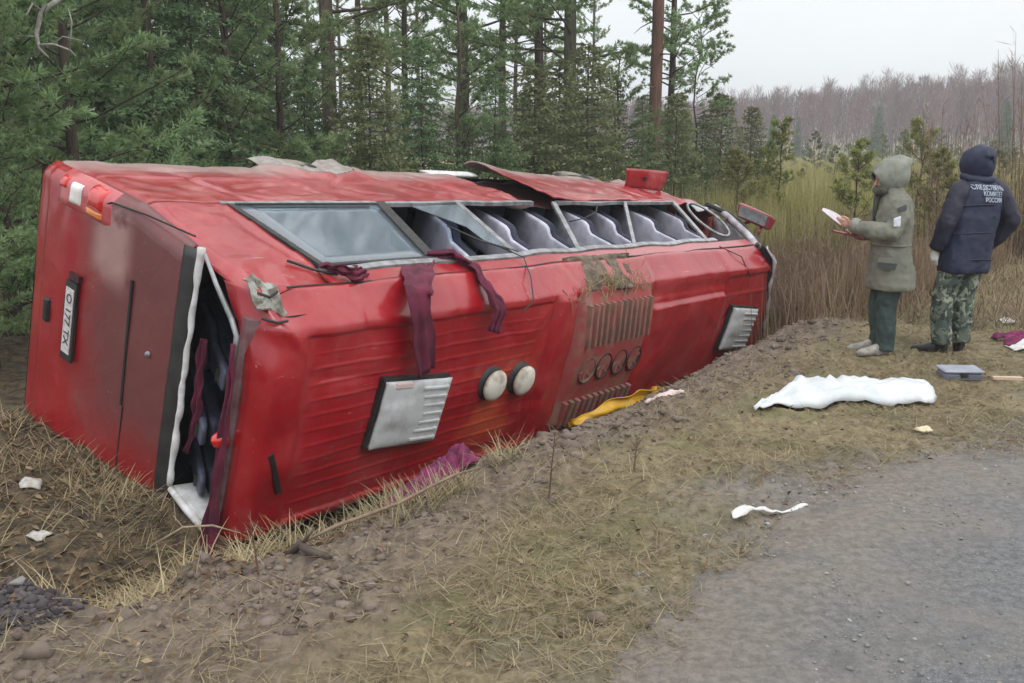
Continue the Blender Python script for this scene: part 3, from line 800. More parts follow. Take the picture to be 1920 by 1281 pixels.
# cabin -----------------------------------------------------------------------
mb = MB()
mb.grid(lambda a, b: B(.35 + 7.2 * a, .42, -.94 + 1.86 * b), 4, 4)                     # floor
mb.grid(lambda a, b: B(.10 + 6.85 * a, 2.40, -.72 + 1.44 * b), 4, 4)                    # ceiling
part(mb, 'cabin_lining', LINER)
mb = MB(); mb.grid(lambda a, b: B(.10 + 7.0 * a, .45 + 1.9 * b, -.90 + .06 * b), 4, 6); part(mb, 'lower_wall_lining', LINER)
def seat_meshes():
    prof = [(.36, .200, .11), (.62, .215, .13), (.86, .218, .12), (.96, .212, .11), (1.015, .190, .10), (1.05, .140, .095), (1.09, .108, .095), (1.20, .100, .095), (1.36, .098, .09), (1.45, .090, .075), (1.48, .06, .05)]
    def ringed(scale, off, mat, name, parent, front):
        mb = MB(); n = 16; V = []
        for v, hw, th in prof:
            for k in range(n):
                a = 2 * math.pi * k / n
                cx = math.copysign(abs(math.cos(a)) ** .40, math.cos(a)); sx = math.copysign(abs(math.sin(a)) ** .40, math.sin(a))
                V.append(Vector((-.42 * (v - .46) + off + th * (.5 if front else .28) * sx, -(v), hw * scale * cx)))
        F = [(i * n + k, i * n + (k + 1) % n, (i + 1) * n + (k + 1) % n, (i + 1) * n + k) for i in range(len(prof) - 1) for k in range(n)]
        F.append(tuple((len(prof) - 1) * n + k for k in range(n))); F.append(tuple(range(n - 1, -1, -1)))
        mb.add(V, F)
        if front:
            mb.box((.22, -.42, 0), (.44, .13, .44)); mb.box((.2, -.20, 0), (.06, .34, .3))
        o = mb.build(name, mat, parent, True)
        return o
    s = ringed(1.0, .07, SEATBLUE, 'seat', bus, True)
    sh = ringed(.97, -.012, SEATGREY, 'back_shell', s, False)
    mb = MB(); mb.box((-.42 * .91 - .036, -1.37, 0), (.03, .028, .10), Matrix.Rotation(.40, 3, 'Z')); hd = mb.build('grab_slot', BLACKP, s)
    return s
seat0 = seat_meshes()
SPOTS = [(.64, .64, w) for w in (.60, .20, -.16, -.50)]
SROWS = [1.62, 2.28, 2.94, 3.60, 4.26, 4.92, 5.58, 6.24, 6.95]
for i, u in enumerate(SROWS):
    SPOTS += [(u, .42, .70), (u + .34, .44, .34), (u, .42, -.28), (u, .42, -.66)]
first = True
for u, v, w in SPOTS:
    s = seat0 if first else copy_tree(seat0, bus); first = False
    s.location = B(u + random.uniform(-.04, .04), v, w)
    s.rotation_euler = (0, random.uniform(-.05, .05), random.uniform(-.10, .06)); s.scale = (1, 1, .82)
for o in [q for q in bus.children if q.name.startswith('seat') and q.location.x < 1.2]:
    for ch in o.children:
        if ch.name.startswith('back_shell'): ch.material_slots[0].link = 'OBJECT'; ch.material_slots[0].material = SEATMID

# roof fittings ---------------------------------------------------------------
def roof_hatch(u0, u1, w0, w1, rotv, slat_u0, nsl, name_lab):
    cu, cw = (u0 + u1) / 2, (w0 + w1) / 2; du, dw = (u1 - u0), (w1 - w0)
    base = Matrix.Translation(B(cu, 2.51, cw)) @ Matrix.Rotation(rotv, 4, 'Y')
    def X(a, h, b): return base @ Vector((a * du / 2, -h, b * dw / 2))
    mb = MB(); mb.hexa([X(-1.05, 0, -1), X(1, 0, -1), X(1, 0, 1.06), X(-1.05, 0, 1.06)], [X(-1.05, .035, -1), X(1, .035, -1), X(1, .035, 1.06), X(-1.05, .035, 1.06)])
    fr = part(mb, 'roof_hatch_frame', BLACKP)
    mb = MB()
    def lid(a, b):
        x = 2 * a - 1; y = 2 * b - 1
        h = .062 + .022 * (1 - max(abs(x), abs(y)) ** 10)
        r = math.exp(-((y - .05) / (.28 + .35 * a)) ** 4) * (1 - a) * .022 * float(sstep(0, .15, a))
        return X(x, h + r, y)
    mb.grid(lid, 22, 26)
    ld = part(mb, 'roof_hatch', PALE, True, label=name_lab); solid(ld, .035, -1)
    for k in range(nsl):
        y = -.78 + 1.56 * k / (nsl - 1)
        l0 = slat_u0 + (.22 * abs(y) * -1 + .16)
        m2 = MB(); m2.hexa([X(l0, .078, y - .045), X(.86, .078, y - .045), X(.86, .078, y + .045), X(l0, .078, y + .045)],
                           [X(l0 + .03, .098, y - .03), X(.84, .098, y - .03), X(.84, .098, y + .02), X(l0 + .03, .098, y + .02)])
        part(m2, 'slat', PALE, False, ld)
    return ld
h1 = roof_hatch(.95, 1.60, -.255, .225, .11, .05, 7, 'pale grey roof hatch nearest the tail')
mb = MB(); mb.box(h1.matrix_world @ Vector((0, 0, 0)) + B(1.12, 2.585, .22), (.16, .03, .028), Matrix.Rotation(.11, 3, 'Y')); part(mb, 'hinge', M('pinkish_white_hinge', (.68, .52, .50), None, rough=.5), False, h1)
roof_hatch(6.22, 6.92, -.27, .22, .12, -.25, 7, 'pale grey roof hatch nearest the windscreen')
for u, w in ((2.15, .035), (2.52, .015)):
    mb = MB(); Mv = Matrix.Rotation(math.pi / 2, 3, 'X')
    mb.lathe([(.075, -.01), (.075, .045), (.112, .050), (.122, .062), (.120, .080), (.095, .098), (.05, .108), (0, .110)], B(u, 2.505, w), Mv, 28)
    vt = part(mb, 'roof_vent', WHITEP, True)
    mb = MB(); mb.lathe([(.135, -.02), (.135, .02), (.07, .03)], B(u, 2.505, w), Mv, 24); part(mb, 'vent_base', RUBBER, True, vt)

# air conditioner with mud dried on its louvres
mb = MB()
def acs(a, b):
    u = 3.12 + 1.22 * a; w = .66 - 1.24 * b
    h = .055 * float(sstep(0, .06, a) * sstep(1, .94, a)) * float(sstep(0, .12, b) * sstep(1, .95, b)) + .05 * math.sin(math.pi * min(1, b * 1.3)) * float(sstep(0, .08, a) * sstep(1, .92, a))
    if .34 < (a if 1 else 0) < 2: pass
    return B(u, 2.50 + h, w)
def ac_h(u, w): return 2.50 + .055 + .05 * math.sin(math.pi * min(1, (.66 - w) / 1.24 * 1.3))
mb.grid(acs, 40, 44)
ac = part(mb, 'air_conditioner', MUDPINK, True)
for k in range(12):
    uu = 3.20 + k * .092
    mb = MB(); V = []; F = []
    for j in range(9):
        w = .57 - .36 * j / 8; bend = .05 * (j / 8) ** 2 + .03 * (float(vnoise(k * 3.1, 1, 3)) - .5)
        for du, dh in ((-.014, -.01), (.022, -.01), (.016, .036), (-.004, .030)):
            V.append(B(uu + du + bend, ac_h(uu, w) + dh, w))
    for j in range(8):
        for q in range(4): F.append((j * 4 + q, j * 4 + (q + 1) % 4, (j + 1) * 4 + (q + 1) % 4, (j + 1) * 4 + q))
    F += [(3, 2, 1, 0), (32, 33, 34, 35)]
    part(mb.add(V, F), 'louvre', MUDFIN, False, ac)
for k in range(12):
    uu = 3.20 + k * .095
    mb = MB(); mb.hexa([B(uu, 2.53, -.30), B(uu + .055, 2.53, -.30), B(uu + .075, 2.52, -.56), B(uu + .02, 2.52, -.56)], [B(uu, 2.60, -.31), B(uu + .050, 2.60, -.31), B(uu + .07, 2.57, -.55), B(uu + .02, 2.57, -.55)])
    part(mb, 'lower_louvre', MUDFIN if k % 3 else MUDPINK, False, ac)
mb = MB(); mb.hexa([B(3.19, 2.52, -.295), B(4.32, 2.52, -.295), B(4.34, 2.52, -.565), B(3.2, 2.52, -.565)], [B(3.19, 2.548, -.295), B(4.32, 2.548, -.295), B(4.34, 2.545, -.565), B(3.2, 2.545, -.565)]); part(mb, 'louvre_recess', SEAM, False, ac)
for k, uu in enumerate((3.40, 3.66, 3.92, 4.18)):
    cc = B(uu, ac_h(uu, -.02) - .028, -.02); Mv = Matrix.Rotation(math.pi / 2, 3, 'X')
    mb = MB(); mb.lathe([(.118, .005), (.122, .038), (.108, .038), (.104, .008), (.0, .006)], cc, Mv, 26); fan = part(mb, 'fan', DARKRED if k else MUD, True, ac)
    mb = MB(); mb.lathe([(0, .03), (.035, .028), (.04, .01)], cc, Mv, 14)
    for q in range(6):
        a = q * math.pi / 3
        mb.tube([cc + Vector((.03 * math.cos(a), -.018, .03 * math.sin(a))), cc + Vector((.105 * math.cos(a + .3), -.022, .105 * math.sin(a + .3)))], .012, 5)
    mb.build('fan_blades', MUDFIN, ac)
# turf and clods caught above the air conditioner
mb = MB()
def turf(a, b):
    u = 3.15 + 1.05 * a; w = .60 + .27 * b
    n_ = float(fbm(u * 7, w * 9, 91, 4)); e = float(sstep(0, .25, a) * sstep(1, .7, a) * sstep(0, .3, b) * sstep(1, .8, b))
    w2 = min(w, .832); return B(u, float(roof_v(u, w2)) - .03 + (.02 + .13 * max(0, n_ - .30)) * e * 1.25 + (.0 if e > .05 else -.02), w + .03 * (n_ - .5))
mb.grid(turf, 70, 26)
clod = mb.build('caught_turf', MUD, bus, False); clod['label'] = 'clods of turf caught on the roof edge above the air conditioner'
mb = MB()
for k in range(150):
    uu = random.gauss(3.62, .26); w = random.gauss(.70, .08); p = B(uu, 2.44 + random.uniform(0, .08), w)
    d = Vector((random.gauss(.0, .10), random.gauss(-.02, .03), random.gauss(-.12, .10)))
    mb.tube([p, p + d * .5 + Vector((0, -.02, .01)), p + d], [.004, .003, .001], 4, False)
o = mb.build('straw_wisps', M('dry_straw', (.36, .28, .15), (.25, .19, .10), 30, .9), clod); o['kind'] = 'stuff'
# loose wires over the flank
for q, r in (([B(2.6, 2.02, .90), B(2.66, 2.2, .88), B(2.52, 2.40, .80), B(2.44, 2.53, .66), B(2.28, 2.56, .60)], .005), ([B(2.4, 1.6, .95), B(2.55, 1.85, .90), B(2.75, 2.07, .88)], .007),
             ([B(6.1, 2.25, .85), B(6.35, 2.42, .78), B(6.5, 2.53, .58)], .006), ([B(5.2, 1.2, .99), B(5.0, 1.33, .95), B(4.75, 1.36, .90), B(4.6, 1.3, .85)], .007)):
    mb = MB(); mb.tube(q, r, 5); part(mb, 'loose_wire', BLACKP, True)
mb = MB(); mb.tube([B(.50, 2.0, .90), B(.62, 2.12, .875), B(.74, 2.2, .865)], .009, 6); part(mb, 'wiper_arm', BLACKP, True)

# curtains ----------------------------------------------------------------------
def wpt(u, v, w): return BM @ B(u, v, w)
def cloth(name, path, widths, label, mat=MAROON, folds=5, depth=.018, side=Vector((.6, .8, 0)), group=None, cat='curtain', seed=1):
    """a strip of cloth following world points; folds run along it"""
    pts = [Vector(p) for p in path]
    n = 34; ns = 26
    # resample
    L = [0]
    for a, b in zip(pts, pts[1:]): L.append(L[-1] + (b - a).length)
    def at(s):
        for i in range(len(pts) - 1):
            if s <= L[i + 1] or i == len(pts) - 2:
                f = (s - L[i]) / max(1e-6, L[i + 1] - L[i]); return pts[i].lerp(pts[i + 1], f), widths[i] + (widths[i + 1] - widths[i]) * f
    V = []
    for i in range(n):
        s = L[-1] * i / (n - 1)
        p, wd = at(s); q, _ = at(min(L[-1], s + .02)); q0, _ = at(max(0, s - .02)); tg = (q - q0).normalized()
        sd = (side - tg * side.dot(tg)).normalized(); up = tg.cross(sd)
        for j in range(ns):
            x = 2 * j / (ns - 1) - 1
            fold = math.sin(x * folds * math.pi / 2 + 1.3 * math.sin(i * .25 + seed)) * depth * (.6 + .4 * math.sin(i * .4 + seed + j * .3))
            wob = .35 * depth * math.sin(i * .9 + seed * 2 + 2 * x)
            V.append(p + sd * x * wd / 2 * (1 + .08 * math.sin(i * .7 + seed)) + up * (fold + wob))
    F = [(i * ns + j, i * ns + j + 1, (i + 1) * ns + j + 1, (i + 1) * ns + j) for i in range(n - 1) for j in range(ns - 1)]
    o = link(name, raw_mesh(name, V, F), mat, None, True); solid(o, .006, 0)
    return tag(o, label, cat, group)
SIDE = Vector((.6, .8, -.04))
G_ = 'curtains trailing from the wreck'
cloth('curtain', [wpt(1.64, 2.03, .86), wpt(1.50, 2.16, .865), wpt(1.25, 2.40, .885), wpt(1.11, 2.55, .86), wpt(1.11, 2.60, .73), wpt(1.19, 2.61, .53), wpt(1.28, 2.61, .29)], [.22, .22, .20, .19, .19, .19, .17],
      'long maroon curtain hanging straight down over the roof hatch nearest the tail', folds=4, depth=.012, group=G_, seed=1)
cloth('curtain', [wpt(1.72, 2.04, .86), wpt(1.91, 2.12, .885), wpt(1.99, 2.25, .875), wpt(1.94, 2.42, .81), wpt(1.93, 2.53, .74), wpt(1.94, 2.60, .67), wpt(1.90, 2.62, .51)], [.12, .13, .12, .12, .12, .14, .09],
      'bunched maroon curtain draped diagonally to the right of the long one', folds=6, depth=.026, group=G_, seed=4, side=Vector((.35, .3, -.4)))
cloth('curtain', [wpt(.70, 2.08, .88), wpt(.74, 2.22, .90), wpt(.81, 2.27, .89), wpt(.98, 2.20, .86)], [.04, .08, .10, .07],
      'small wad of maroon curtain at the lower corner of the whole window', folds=5, depth=.022, group=G_, seed=6, side=Vector((.35, .3, -.5)))
cloth('curtain', [wpt(-.06, 2.32, .55), wpt(-.05, 2.33, .3), wpt(-.05, 2.335, .0), wpt(-.05, 2.335, -.3), wpt(-.05, 2.34, -.6), wpt(-.05, 2.35, -.93)], [.03, .05, .06, .08, .11, .14],
      'narrow maroon curtain hanging out of the smashed rear window to the ground', folds=3, depth=.016, group=G_, seed=9, side=Vector((.75, -.6, 0)))
cloth('curtain', [wpt(.06, 1.90, .40), wpt(.05, 1.93, .1), wpt(.06, 1.92, -.2), wpt(.05, 1.90, -.35)], [.05, .07, .06, .03],
      'maroon curtain still hanging inside the rear window opening', folds=4, depth=.02, group=G_, seed=12, side=Vector((.75, -.6, 0)))
# ------------------------------------------------------------------ people
def rings(mb, rows, n=20, p=.8):
    """closed body of horizontal-ish rings: (cx, cy, cz, rx, ry)"""
    V = []
    for cx, cy, cz, rx, ry in rows:
        for k in range(n):
            a = 2 * math.pi * k / n; ca, sa = math.cos(a), math.sin(a)
            V.append((cx + rx * math.copysign(abs(ca) ** p, ca), cy + ry * math.copysign(abs(sa) ** p, sa), cz))
    F = [(i * n + k, i * n + (k + 1) % n, (i + 1) * n + (k + 1) % n, (i + 1) * n + k) for i in range(len(rows) - 1) for k in range(n)]
    F.append(tuple(range(n - 1, -1, -1))); F.append(tuple((len(rows) - 1) * n + k for k in range(n)))
    return mb.add(V, F)
def ball(mb, c, r, rot=None, n=14):
    V = []; F = []
    for i in range(n + 1):
        th = math.pi * i / n
        for k in range(n):
            v = Vector((r[0] * math.sin(th) * math.cos(2 * math.pi * k / n), r[1] * math.sin(th) * math.sin(2 * math.pi * k / n), r[2] * math.cos(th)))
            if rot is not None: v = rot @ v
            V.append(v + Vector(c))
    F = [(i * n + k, i * n + (k + 1) % n, (i + 1) * n + (k + 1) % n, (i + 1) * n + k) for i in range(n) for k in range(n)]
    return mb.add(V, F)
CLOUD = bpy.data.textures.new('cloth_folds', 'CLOUDS'); CLOUD.noise_scale = .11; CLOUD.noise_depth = 2
CLOUD2 = bpy.data.textures.new('small_creases', 'CLOUDS'); CLOUD2.noise_scale = .045; CLOUD2.noise_depth = 3
def fuse(mb, name, mat, parent, voxel=.012, it=6, folds=0.0, post=None):
    """one continuous skin grown over overlapping volumes"""
    me = raw_mesh(name, mb.V, mb.F)
    bm = bmesh.new(); bm.from_mesh(me); bmesh.ops.recalc_face_normals(bm, faces=bm.faces); bm.to_mesh(me); bm.free()
    o = link(name, me, None, None)
    m = o.modifiers.new('r', 'REMESH'); m.mode = 'VOXEL'; m.voxel_size = voxel
    m = o.modifiers.new('s', 'SMOOTH'); m.iterations = it; m.factor = .5
    if folds:
        m = o.modifiers.new('d', 'DISPLACE'); m.texture = CLOUD; m.strength = folds; m.mid_level = .5; m.texture_coords = 'LOCAL'
        m = o.modifiers.new('d2', 'DISPLACE'); m.texture = CLOUD2; m.strength = folds * .55; m.mid_level = .5; m.texture_coords = 'LOCAL'
    bake(o)
    o.data.materials.clear(); o.data.materials.append(mat)
    o.data.polygons.foreach_set('use_smooth', np.ones(len(o.data.polygons), bool))
    o.parent = parent
    return o
SKIN = M('skin', (.50, .30, .22), (.44, .24, .18), 12, .55, Subsurface_Weight=.0)
GLOVE = M('thin_white_glove', (.70, .68, .66), None, rough=.7)
KHAKI = M('grey_green_parka_cloth', (.205, .205, .165), (.150, .152, .122), 7, .85, bump=.25, bscale=30)
KHAKI2 = M('lighter_grey_green_hood_cloth', (.26, .27, .235), (.17, .18, .15), 8, .85, bump=.3, bscale=26)
TEAL = M('dark_teal_trouser_cloth', (.040, .068, .062), (.024, .040, .040), 7, .8, bump=.3, bscale=20)
NAVY = M('navy_padded_nylon', (.010, .016, .042), (.015, .021, .052), 7, .62, bump=.25, bscale=18)
SLEEVE = M('dark_plum_navy_nylon', (.011, .011, .028), (.018, .017, .038), 7, .62, bump=.25, bscale=18)
BOOT = M('black_boot_leather', (.012, .012, .013), (.03, .028, .026), 20, .5, bump=.2)
SHOE = M('pale_shoe_cover', (.38, .36, .33), (.22, .20, .18), 20, .7)
PAPER = M('printed_paper', (.60, .56, .60), (.52, .47, .51), 30, .8)
t = NT('green_camouflage_cloth')
n1 = t.noise(9, 3, .5, dist=.6); n2 = t.noise(13, 3, .5, dist=.9); n3 = t.noise(21, 3, .5)
c = t.mix(t.rng(n1, .48, .52), (.105, .125, .095), (.045, .065, .056))
c = t.mix(t.rng(n2, .55, .58), c, (.25, .28, .21))
c = t.mix(t.rng(n3, .60, .63), c, (.022, .026, .024))
CAMO = t.fin(c, .85, t.bump(t.noise(26), .3, .01))

def hand(mb, base, fwd, palm, r=1.0, curl=.5):
    """palm and five separate bent digits; base = wrist, fwd = finger direction, palm = palm normal"""
    fwd = fwd.normalized(); palm = (palm - fwd * palm.dot(fwd)).normalized(); sd = fwd.cross(palm)
    b = Vector(base)
    mb.tube([b - fwd * .03, b + fwd * .02, b + fwd * .06, b + fwd * .088], [.024 * r, .030 * r, .036 * r, .030 * r], 10, True, .62)
    for i, (off, ln_) in enumerate(((-.028, .066), (-.010, .076), (.009, .072), (.027, .056))):
        p0 = b + fwd * .078 + sd * off
        d1 = (fwd + palm * .25 * curl).normalized(); d2 = (fwd * (1 - .7 * curl) + palm * curl).normalized(); d3 = (fwd * (1 - 1.3 * curl) + palm * 1.2 * curl).normalized()
        p1 = p0 + d1 * ln_ * .48; p2 = p1 + d2 * ln_ * .32; p3 = p2 + d3 * ln_ * .26
        mb.tube([p0 - fwd * .02, p0, p1, p2, p3], [.0095 * r, .0098 * r, .0092 * r, .0085 * r, .0065 * r], 7)
    p0 = b + fwd * .025 - sd * .030
    mb.tube([p0 + sd * .012, p0 - sd * .018 + fwd * .025 + palm * .01, p0 - sd * .020 + fwd * .055 + palm * .022, p0 - sd * .010 + fwd * .080 + palm * .030], [.013 * r, .0125 * r, .0105 * r, .008 * r], 8)

def head_shape(mb, c, tilt):
    Rm = Matrix.Rotation(tilt, 3, 'X')
    def P(x, y, z): return Vector(c) + Rm @ Vector((x, y, z))
    ball(mb, P(0, -.010, .025), (.074, .095, .098), Rm)
    ball(mb, P(0, .022, -.045), (.058, .068, .068), Rm)
    mb.tube([P(0, .082, .028), P(0, .101, -.006), P(0, .113, -.024), P(0, .088, -.032)], [.010, .013, .017, .012], 8)
    mb.tube([P(-.045, .074, .036), P(0, .088, .034), P(.045, .074, .036)], [.010, .012, .010], 8)
    ball(mb, P(0, .074, -.086), (.030, .028, .024), Rm)
    mb.tube([P(-.024, .078, -.056), P(0, .088, -.055), P(.024, .078, -.056)], [.007, .010, .007], 8)
    for s in (-1, 1):
        ball(mb, P(s * .076, -.008, -.006), (.010, .022, .034), Rm, 8)
        ball(mb, P(s * .048, .055, -.012), (.026, .026, .022), Rm, 8)
    return P
def eyes(P, parent):
    for s in (-1, 1):
        mb = MB(); ball(mb, P(s * .031, .080, .010), (.012, .010, .009)); mb.build('eye', BOOT, parent, True)

def shoe(name, at, yaw, mat, parent, L=.29, sole=True):
    Rm = Matrix.Rotation(yaw, 3, 'Z')
    mb = MB(); V = []; n = 14
    rows = [(-.08, .030, .0, .085), (-.07, .040, .0, .10), (-.02, .044, .0, .115), (.05, .046, .0, .095), (.11, .050, .0, .070), (.17, .046, .0, .058), (.205, .025, .0, .040)]
    for y, hw, z0, h in rows:
        for k in range(n):
            a = 2 * math.pi * k / n; ca, sa = math.cos(a), math.sin(a)
            V.append(Vector(at) + Rm @ Vector((hw * math.copysign(abs(ca) ** .7, ca), y * L / .29, z0 + h / 2 + h / 2 * math.copysign(abs(sa) ** .6, sa))))
    F = [(i * n + k, i * n + (k + 1) % n, (i + 1) * n + (k + 1) % n, (i + 1) * n + k) for i in range(len(rows) - 1) for k in range(n)]
    F += [tuple(range(n)), tuple((len(rows) - 1) * n + k for k in range(n))]
    return mb.add(V, F).build(name, mat, parent, True)

def hood_shell(name, c, tilt, rx, ry, rz, open_deg, mat, parent, back=.10, yaw=0.0, lumps=.012, seed=1, visor=.03):
    Rm = Matrix.Rotation(yaw, 3, 'Z') @ Matrix.Rotation(tilt, 3, 'X')
    nu, nv = 26, 34; V = []
    for i in range(nu):
        ph = math.radians(open_deg) + (math.pi - math.radians(open_deg)) * i / (nu - 1)
        for k in range(nv):
            th = 2 * math.pi * k / nv
            y = ry * math.cos(ph); r = math.sin(ph)
            x = rx * r * math.cos(th); z = rz * r * math.sin(th)
            if y < 0: y *= 1 + back / ry * max(0, math.sin(th) * .4 + .3)
            f = 1 + lumps * 8 * (float(vnoise(th * 2.2 + seed * 3, ph * 3.2, seed)) - .5)
            if i < 4: f *= 1 + visor * (4 - i) / 4
            if z < 0: z *= 1.15
            V.append(Vector(c) + Rm @ Vector((x * f, y * f, z * f)))
    F = [(i * nv + k, i * nv + (k + 1) % nv, (i + 1) * nv + (k + 1) % nv, (i + 1) * nv + k) for i in range(nu - 1) for k in range(nv)]
    o = link(name, raw_mesh(name, V, F), mat, parent, True); solid(o, .016, 0)
    return o

# --- person in the grey green parka, reading a sheet of paper
XA, YA = 3.00, 7.55
pa = empty('person', (XA, YA, float(ground_z(XA, YA)) - .01), (0, 0, R(88)))
pa.scale = (.92, .90, .935)
tag(pa, 'person in a hooded grey green parka and dark teal trousers holding up papers', 'person')
mb = MB()
P = head_shape(mb, (0, .045, 1.505), R(-14))
mb.tube([(0, -.005, 1.30), (0, .01, 1.40), (0, .03, 1.47)], [.075, .062, .060], 12)
rings(mb, [(0, -.02, .80, .14, .10), (0, -.02, .95, .155, .105), (0, -.01, 1.10, .145, .10), (0, -.01, 1.25, .165, .105), (0, -.01, 1.34, .165, .085), (0, 0, 1.40, .07, .06)])
LA = [(-.18, -.01, 1.31), (-.225, .06, 1.06), (-.13, .37, 1.125)]; RA = [(.18, -.01, 1.31), (.225, .03, 1.05), (.06, .24, 1.04)]
mb.tube(LA, [.055, .043, .028], 10); mb.tube(RA, [.055, .043, .028], 10)
for s in (-1, 1):
    mb.tube([(s * .08, -.02, .86), (s * .085, .01, .46), (s * .085, -.02, .08)], [.085, .058, .040], 10)
hand(mb, Vector(LA[2]), Vector((.18, 1, .22)), Vector((.75, 0, .5)), 1.05, .55)
hand(mb, Vector(RA[2]), Vector((-.35, 1, .05)), Vector((-.3, 0, 1)), 1.05, .5)
body = fuse(mb, 'body', SKIN, pa, .0075, 2)
eyes(P, pa)
mb = MB()
rings(mb, [(0, -.045, .575, .235, .200), (0, -.045, .62, .24, .200), (0, -.04, .76, .23, .185), (0, -.03, .88, .218, .165), (0, -.03, .955, .200, .150), (0, -.025, 1.05, .212, .158), (0, -.03, 1.18, .222, .158), (0, -.03, 1.29, .215, .145), (0, -.02, 1.36, .17, .115), (0, .0, 1.41, .11, .10), (0, .01, 1.44, .10, .095)], 24, .85)
mb.tube([(-.16, -.02, 1.32), (-.225, .0, 1.20), (-.25, .065, 1.07), (-.20, .22, 1.085), (-.145, .345, 1.12)], [.088, .090, .086, .074, .058], 14)
mb.tube([(.16, -.02, 1.32), (.225, .0, 1.18), (.25, .035, 1.05), (.17, .14, 1.04), (.09, .215, 1.04)], [.088, .090, .086, .072, .058], 14)
jk = fuse(mb, 'jacket', KHAKI, pa, .012, 5, .028)
for q, r in (([(-.160, .315, 1.115), (-.140, .352, 1.122), (-.128, .372, 1.126)], [.063, .066, .058]), ([(.11, .20, 1.04), (.07, .235, 1.04)], [.063, .060])):
    mb = MB(); mb.tube(q, r, 14); mb.build('cuff', KHAKI2, jk, True)
mb = MB()   # waist seam, pocket flap and zip edge stand proud
V = [Vector((.205 * math.cos(a), -.03 + .157 * math.sin(a), .955)) for a in np.linspace(0, 2 * math.pi, 40)]
mb.tube(V, .011, 6); mb.build('waist_cord', KHAKI, jk, True)
mb = MB(); mb.hexa([(-.235, .02, .86), (-.19, .135, .86), (-.20, .14, .79), (-.245, .03, .77)], [(-.250, .02, .86), (-.205, .145, .86), (-.215, .15, .785), (-.262, .03, .765)]); pk = mb.build('pocket', KHAKI, jk)
mb = MB(); mb.hexa([(-.255, .0, .815), (-.215, .15, .825), (-.222, .15, .775), (-.265, .02, .76)], [(-.262, .0, .815), (-.225, .155, .825), (-.232, .155, .775), (-.272, .02, .76)]); mb.build('pocket_flap', M('dark_flap_cloth', (.05, .055, .05), None, rough=.9), pk)
mb = MB(); mb.hexa([(-.305, .02, 1.215), (-.318, .085, 1.195), (-.325, .085, 1.125), (-.312, .02, 1.125)], [(-.320, .02, 1.215), (-.333, .085, 1.195), (-.340, .085, 1.125), (-.327, .02, 1.125)])
bd = mb.build('sleeve_badge', M('white_round_badge', (.66, .68, .72), (.5, .52, .58), 40, .7), jk); bd.modifiers.new('b', 'BEVEL').width = .02
mb = MB(); mb.hexa([(-.268, -.03, 1.30), (-.285, .045, 1.275), (-.295, .045, 1.245), (-.278, -.03, 1.265)], [(-.280, -.03, 1.305), (-.298, .045, 1.28), (-.308, .045, 1.245), (-.292, -.03, 1.262)]); mb.build('sleeve_patch', BOOT, jk)
mb = MB(); mb.tube([(-.10, .08, 1.42), (-.03, .13, 1.40), (.06, .12, 1.41)], [.03, .04, .03], 10); mb.tube([(0, .115, 1.44), (0, .130, 1.30), (0, .135, 1.1)], [.035, .025, .012], 8)
mb.build('collar', M('dark_olive_collar', (.05, .052, .04), (.09, .09, .07), 20, .9), jk, True)
hood_shell('hood', (0, .022, 1.537), R(-26), .128, .150, .136, 36, KHAKI2, pa, .09, 0, .016, 3, .05)
mb = MB(); ball(mb, (0, .055, 1.415), (.072, .075, .065)); mb.build('scarf', M('dark_brown_scarf', (.055, .05, .04), (.10, .09, .07), 22, .95, bump=.4), pa, True)
mb = MB()
for s in (-1, 1):
    mb.tube([(s * .075, -.03, .80), (s * .085, -.02, .60), (s * .085, .005, .42), (s * .085, -.01, .24), (s * .083, -.015, .10), (s * .083, -.01, .045)], [.105, .105, .090, .082, .080, .082], 14)
fuse(mb, 'trousers', TEAL, pa, .011, 4, .026)
shoe('shoe', (-.083, .03, 0), R(8), SHOE, pa); shoe('shoe', (.083, .05, 0), R(-6), SHOE, pa)

# papers held in the hand
PMA = pa.matrix_basis.copy()
PMA = Matrix.LocRotScale(pa.location, pa.rotation_euler, pa.scale)
def paperpt(a, b):
    c0 = Vector((-.10, .455, 1.145)); up_ = Vector((.10, .80, .55)).normalized(); sd = Vector((.80, -.28, .34)).normalized()
    return PMA @ (c0 + up_ * (.20 * a) + sd * (.16 * (b - .35)) + Vector((0, 0, -.05 * a * a * (b - .2))))
mb = MB(); mb.grid(paperpt, 8, 8)
po = mb.build('paper', PAPER, None, True); solid(po, .004); tag(po, 'white sheets of paper held up by the person in the parka', 'paper')
mb = MB(); mb.box((0, 0, 0), (.17, .23, .012), Matrix.Rotation(R(78), 3, 'Z') @ Matrix.Rotation(R(12), 3, 'X'))
fo = mb.build('folder', M('dark_red_folder', (.24, .03, .03), (.12, .02, .02), 9, .5)); fo.location = PMA @ Vector((.04, .345, 1.035)); tag(fo, 'dark red folder under the raised arm of the person in the parka', 'folder')

# --- person in the navy padded jacket seen from behind
XB, YB = 3.67, 7.60
pb = empty('person', (XB, YB, float(ground_z(XB, YB)) - .01), (0, 0, R(14)))
pb.scale = (.90, .92, .965)
tag(pb, 'person seen from behind in a navy padded jacket with white lettering and camouflage trousers', 'person')
mb = MB()
P = head_shape(mb, (.055, .075, 1.575), R(-24))
mb.tube([(.05, .0, 1.38), (.05, .02, 1.46), (.055, .05, 1.52)], [.078, .064, .060], 12)
rings(mb, [(-.04, 0, .80, .14, .10), (-.03, 0, .95, .16, .11), (0, 0, 1.10, .15, .105), (.03, 0, 1.27, .18, .11), (.05, 0, 1.38, .17, .09), (.05, .01, 1.44, .07, .06)])
LB = [(-.15, 0, 1.37), (-.255, -.03, 1.10), (-.285, .06, .865)]; RB = [(.25, 0, 1.37), (.37, -.05, 1.10), (.275, .10, .88)]
